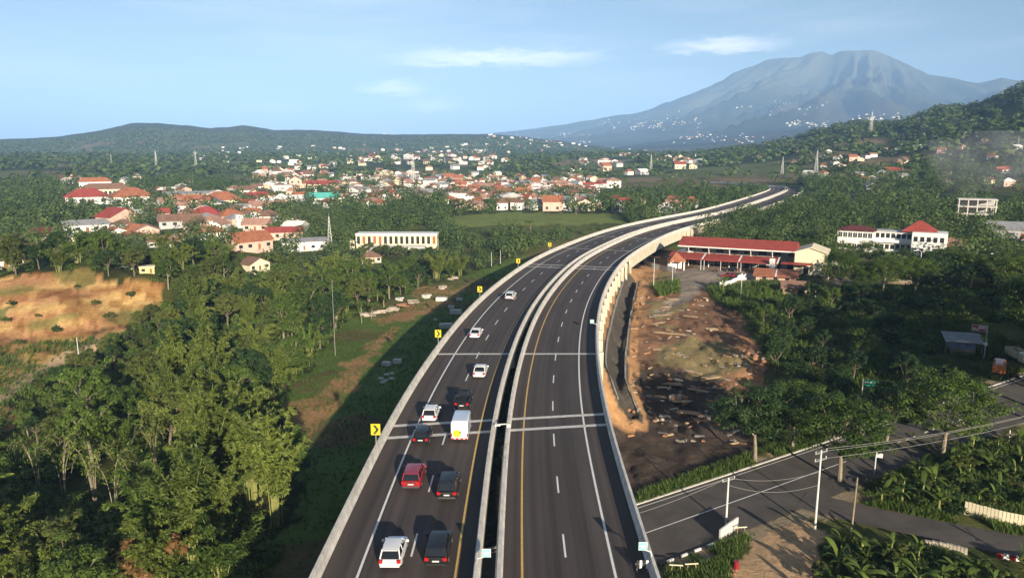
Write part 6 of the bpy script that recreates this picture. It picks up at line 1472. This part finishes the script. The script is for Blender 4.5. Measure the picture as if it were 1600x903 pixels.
def debris():
    mb = MB(); k = 0; ys = np.array(Z_YARD, float)
    while k < 170:
        px, py = random.uniform(985, 1200), random.uniform(455, 690)
        if not inpoly(np.array([px]), np.array([py]), Z_YARD)[0]: continue
        if random.random() > vnoise(np.array([px / 26]), np.array([py / 14]), 5)[0] * 1.3: continue
        x, y = plane_pt(px, py, 6 * float(sstep(98, 205, 43 / max(.05, (py - 235) / F)))); z = H1(x, y)
        if pdist(np.array([x]), np.array([y]), DITCH)[0] < 2.6: continue
        a = random.uniform(-1.2, 1.2); l, w_, hh = random.uniform(.15, .9), random.uniform(.08, .3), random.uniform(.05, .25); c, s_ = math.cos(a), math.sin(a)
        mb.add([(x + (u * c - v * s_), y + (u * s_ + v * c), z + zz + random.uniform(-.03, .03)) for zz in (-.05, hh) for u, v in ((-l, -w_), (l, -w_), (l, w_), (-l, w_))], [(0, 1, 5, 4), (1, 2, 6, 5), (2, 3, 7, 6), (3, 0, 4, 7), (4, 5, 6, 7)], random.choice((0, 1, 2, 2, 3, 3))); k += 1
    tag(ob('yard_debris', mb.mesh('yard_debris', ['timber', 'rock', 'rock_red', 'concrete_dark'])), 'scattered wood scraps and clods on the dirt yard', None, None, 'stuff')
debris()
# pale slabs and blocks by the shadow edge on the left
SL = [(575, 495, 3.4, 'rock'), (592, 490, 4.2, 'rock'), (612, 486, 3.6, 'rock'), (630, 480, 3.0, 'rock_red'), (646, 474, 2.8, 'rock'), (662, 466, 3.2, 'concrete'), (690, 452, 3.0, 'rock'), (708, 437, 3.4, 'rock'), (625, 470, 2.4, 'concrete')]
for k, (px, py, w_, m) in enumerate(SL):
    x, y, z = U(px, py); t = thing('slab_heap', ('largest pale', 'long pale', 'tilted pale', 'reddish', 'broken', 'grey concrete', 'small pale', 'far pale', 'low grey')[k] + ' slab heap along the shadow edge left of the road', 'slabs', (x, y, z), random.uniform(-.3, .5))
    for q in range(6): o = ob('slab', MB().box(-w_ * .3, w_ * .3, -.7, .7, 0, .22, 0, .02).mesh('slab', [m]), t, (random.uniform(-.35, .35) * w_, random.uniform(-.8, .8), .1 + .16 * q), random.uniform(-.4, .4)); o.rotation_euler.x = random.uniform(-.12, .12)
BM = [MB().box(-.9, .9, -.6, .6, 0, .8, 0, .04).mesh('concrete_block', ['concrete']), MB().box(-.5, .5, -.35, .35, 0, .3, 0, .03).mesh('concrete_block', ['concrete']), MB().box(-1.6, 1.6, -.9, .9, 0, 1.1, 0, .05).mesh('concrete_block', ['concrete'])]
for px, py, k, lb in ((604, 571, 0, 'grey concrete block in the shadow, left of the larger pair'), (621, 567, 0, 'grey concrete block in the shadow, right of the larger pair'), (595, 592, 1, 'small grey block lowest left in the shaded row'), (604, 586, 1, 'small grey block in the upper shaded row, left'), (612, 584, 1, 'small grey block in the upper shaded row, right'), (603, 595, 1, 'small grey block in the lower shaded row, middle'), (612, 592, 1, 'small grey block in the lower shaded row, right'), (598, 598, 1, 'small grey block nearest the camera in the shade'),
                      (697, 512, 2, 'large grey block in the shadow beside the second chevron sign'), (712, 490, 2, 'large grey block stacked beside the parapet shadow'), (705, 482, 0, 'mid size grey block beyond the large ones'), (718, 470, 0, 'farthest grey block in the shadow strip'), (690, 470, 2, 'flat grey block at the shadow edge near the slabs'), (680, 500, 1, 'lone small grey block near the large block')):
    x, y, z = U(px, py); tag(ob('concrete_block', BM[k], None, (x, y, z - .02), random.uniform(-.4, .4)), lb, 'block', 'concrete blocks in the toll road shadow')

# ------------------------------------------------------------------ smoke drifting by the right hill
def smoke():
    m = bpy.data.materials.new('smoke'); m.use_nodes = True; nt = m.node_tree; nt.nodes.clear(); N = nt.nodes.new; L = nt.links.new
    o = N('ShaderNodeOutputMaterial'); v = N('ShaderNodeVolumePrincipled'); v.inputs['Color'].default_value = (.75, .82, .95, 1)
    tc = N('ShaderNodeTexCoord'); nz = N('ShaderNodeTexNoise'); nz.inputs['Scale'].default_value = .03; nz.inputs['Detail'].default_value = 3; L(tc.outputs['Object'], nz.inputs['Vector'])
    mr = N('ShaderNodeMapRange'); L(nz.outputs[0], mr.inputs[0]); mr.inputs[1].default_value = .42; mr.inputs[2].default_value = .75; mr.inputs[4].default_value = .022; L(mr.outputs[0], v.inputs['Density']); L(v.outputs[0], o.inputs['Volume'])
    x, y, z = U(1490, 318); g = np.random.default_rng(5); rings = []
    for i, zz in enumerate(np.linspace(0, 1, 7)):
        w_ = (10 + 55 * zz) * (1 if i < 6 else .5); rings.append([(40 * zz + w_ * math.cos(a) * g.uniform(.8, 1.2), w_ * .6 * math.sin(a) * g.uniform(.8, 1.2), 2 + 42 * zz) for a in np.linspace(0, 6.283, 11)[:-1]])
    tag(ob('smoke', MB().loft(rings).mesh('smoke', [m]), None, (x, y, z)), 'thin blue smoke drifting over the foot of the right hill', None, None, 'stuff')
smoke()

# ------------------------------------------------------------------ air
def haze(dens=1.05e-4):
    m = bpy.data.materials.new('haze_air'); m.use_nodes = True; nt = m.node_tree; nt.nodes.clear()
    o = nt.nodes.new('ShaderNodeOutputMaterial'); v = nt.nodes.new('ShaderNodeVolumePrincipled'); v.inputs['Density'].default_value = dens
    v.inputs['Color'].default_value = (.31, .55, .98, 1); v.inputs['Anisotropy'].default_value = -.25
    nt.links.new(v.outputs[0], o.inputs['Volume'])
    me = MB().box(-26000, 26000, -26000, 26000, -400, 1450).mesh('haze', [m])
    tag(ob('haze', me), 'pale blue haze lying over the whole valley', None, None, 'stuff')
haze()
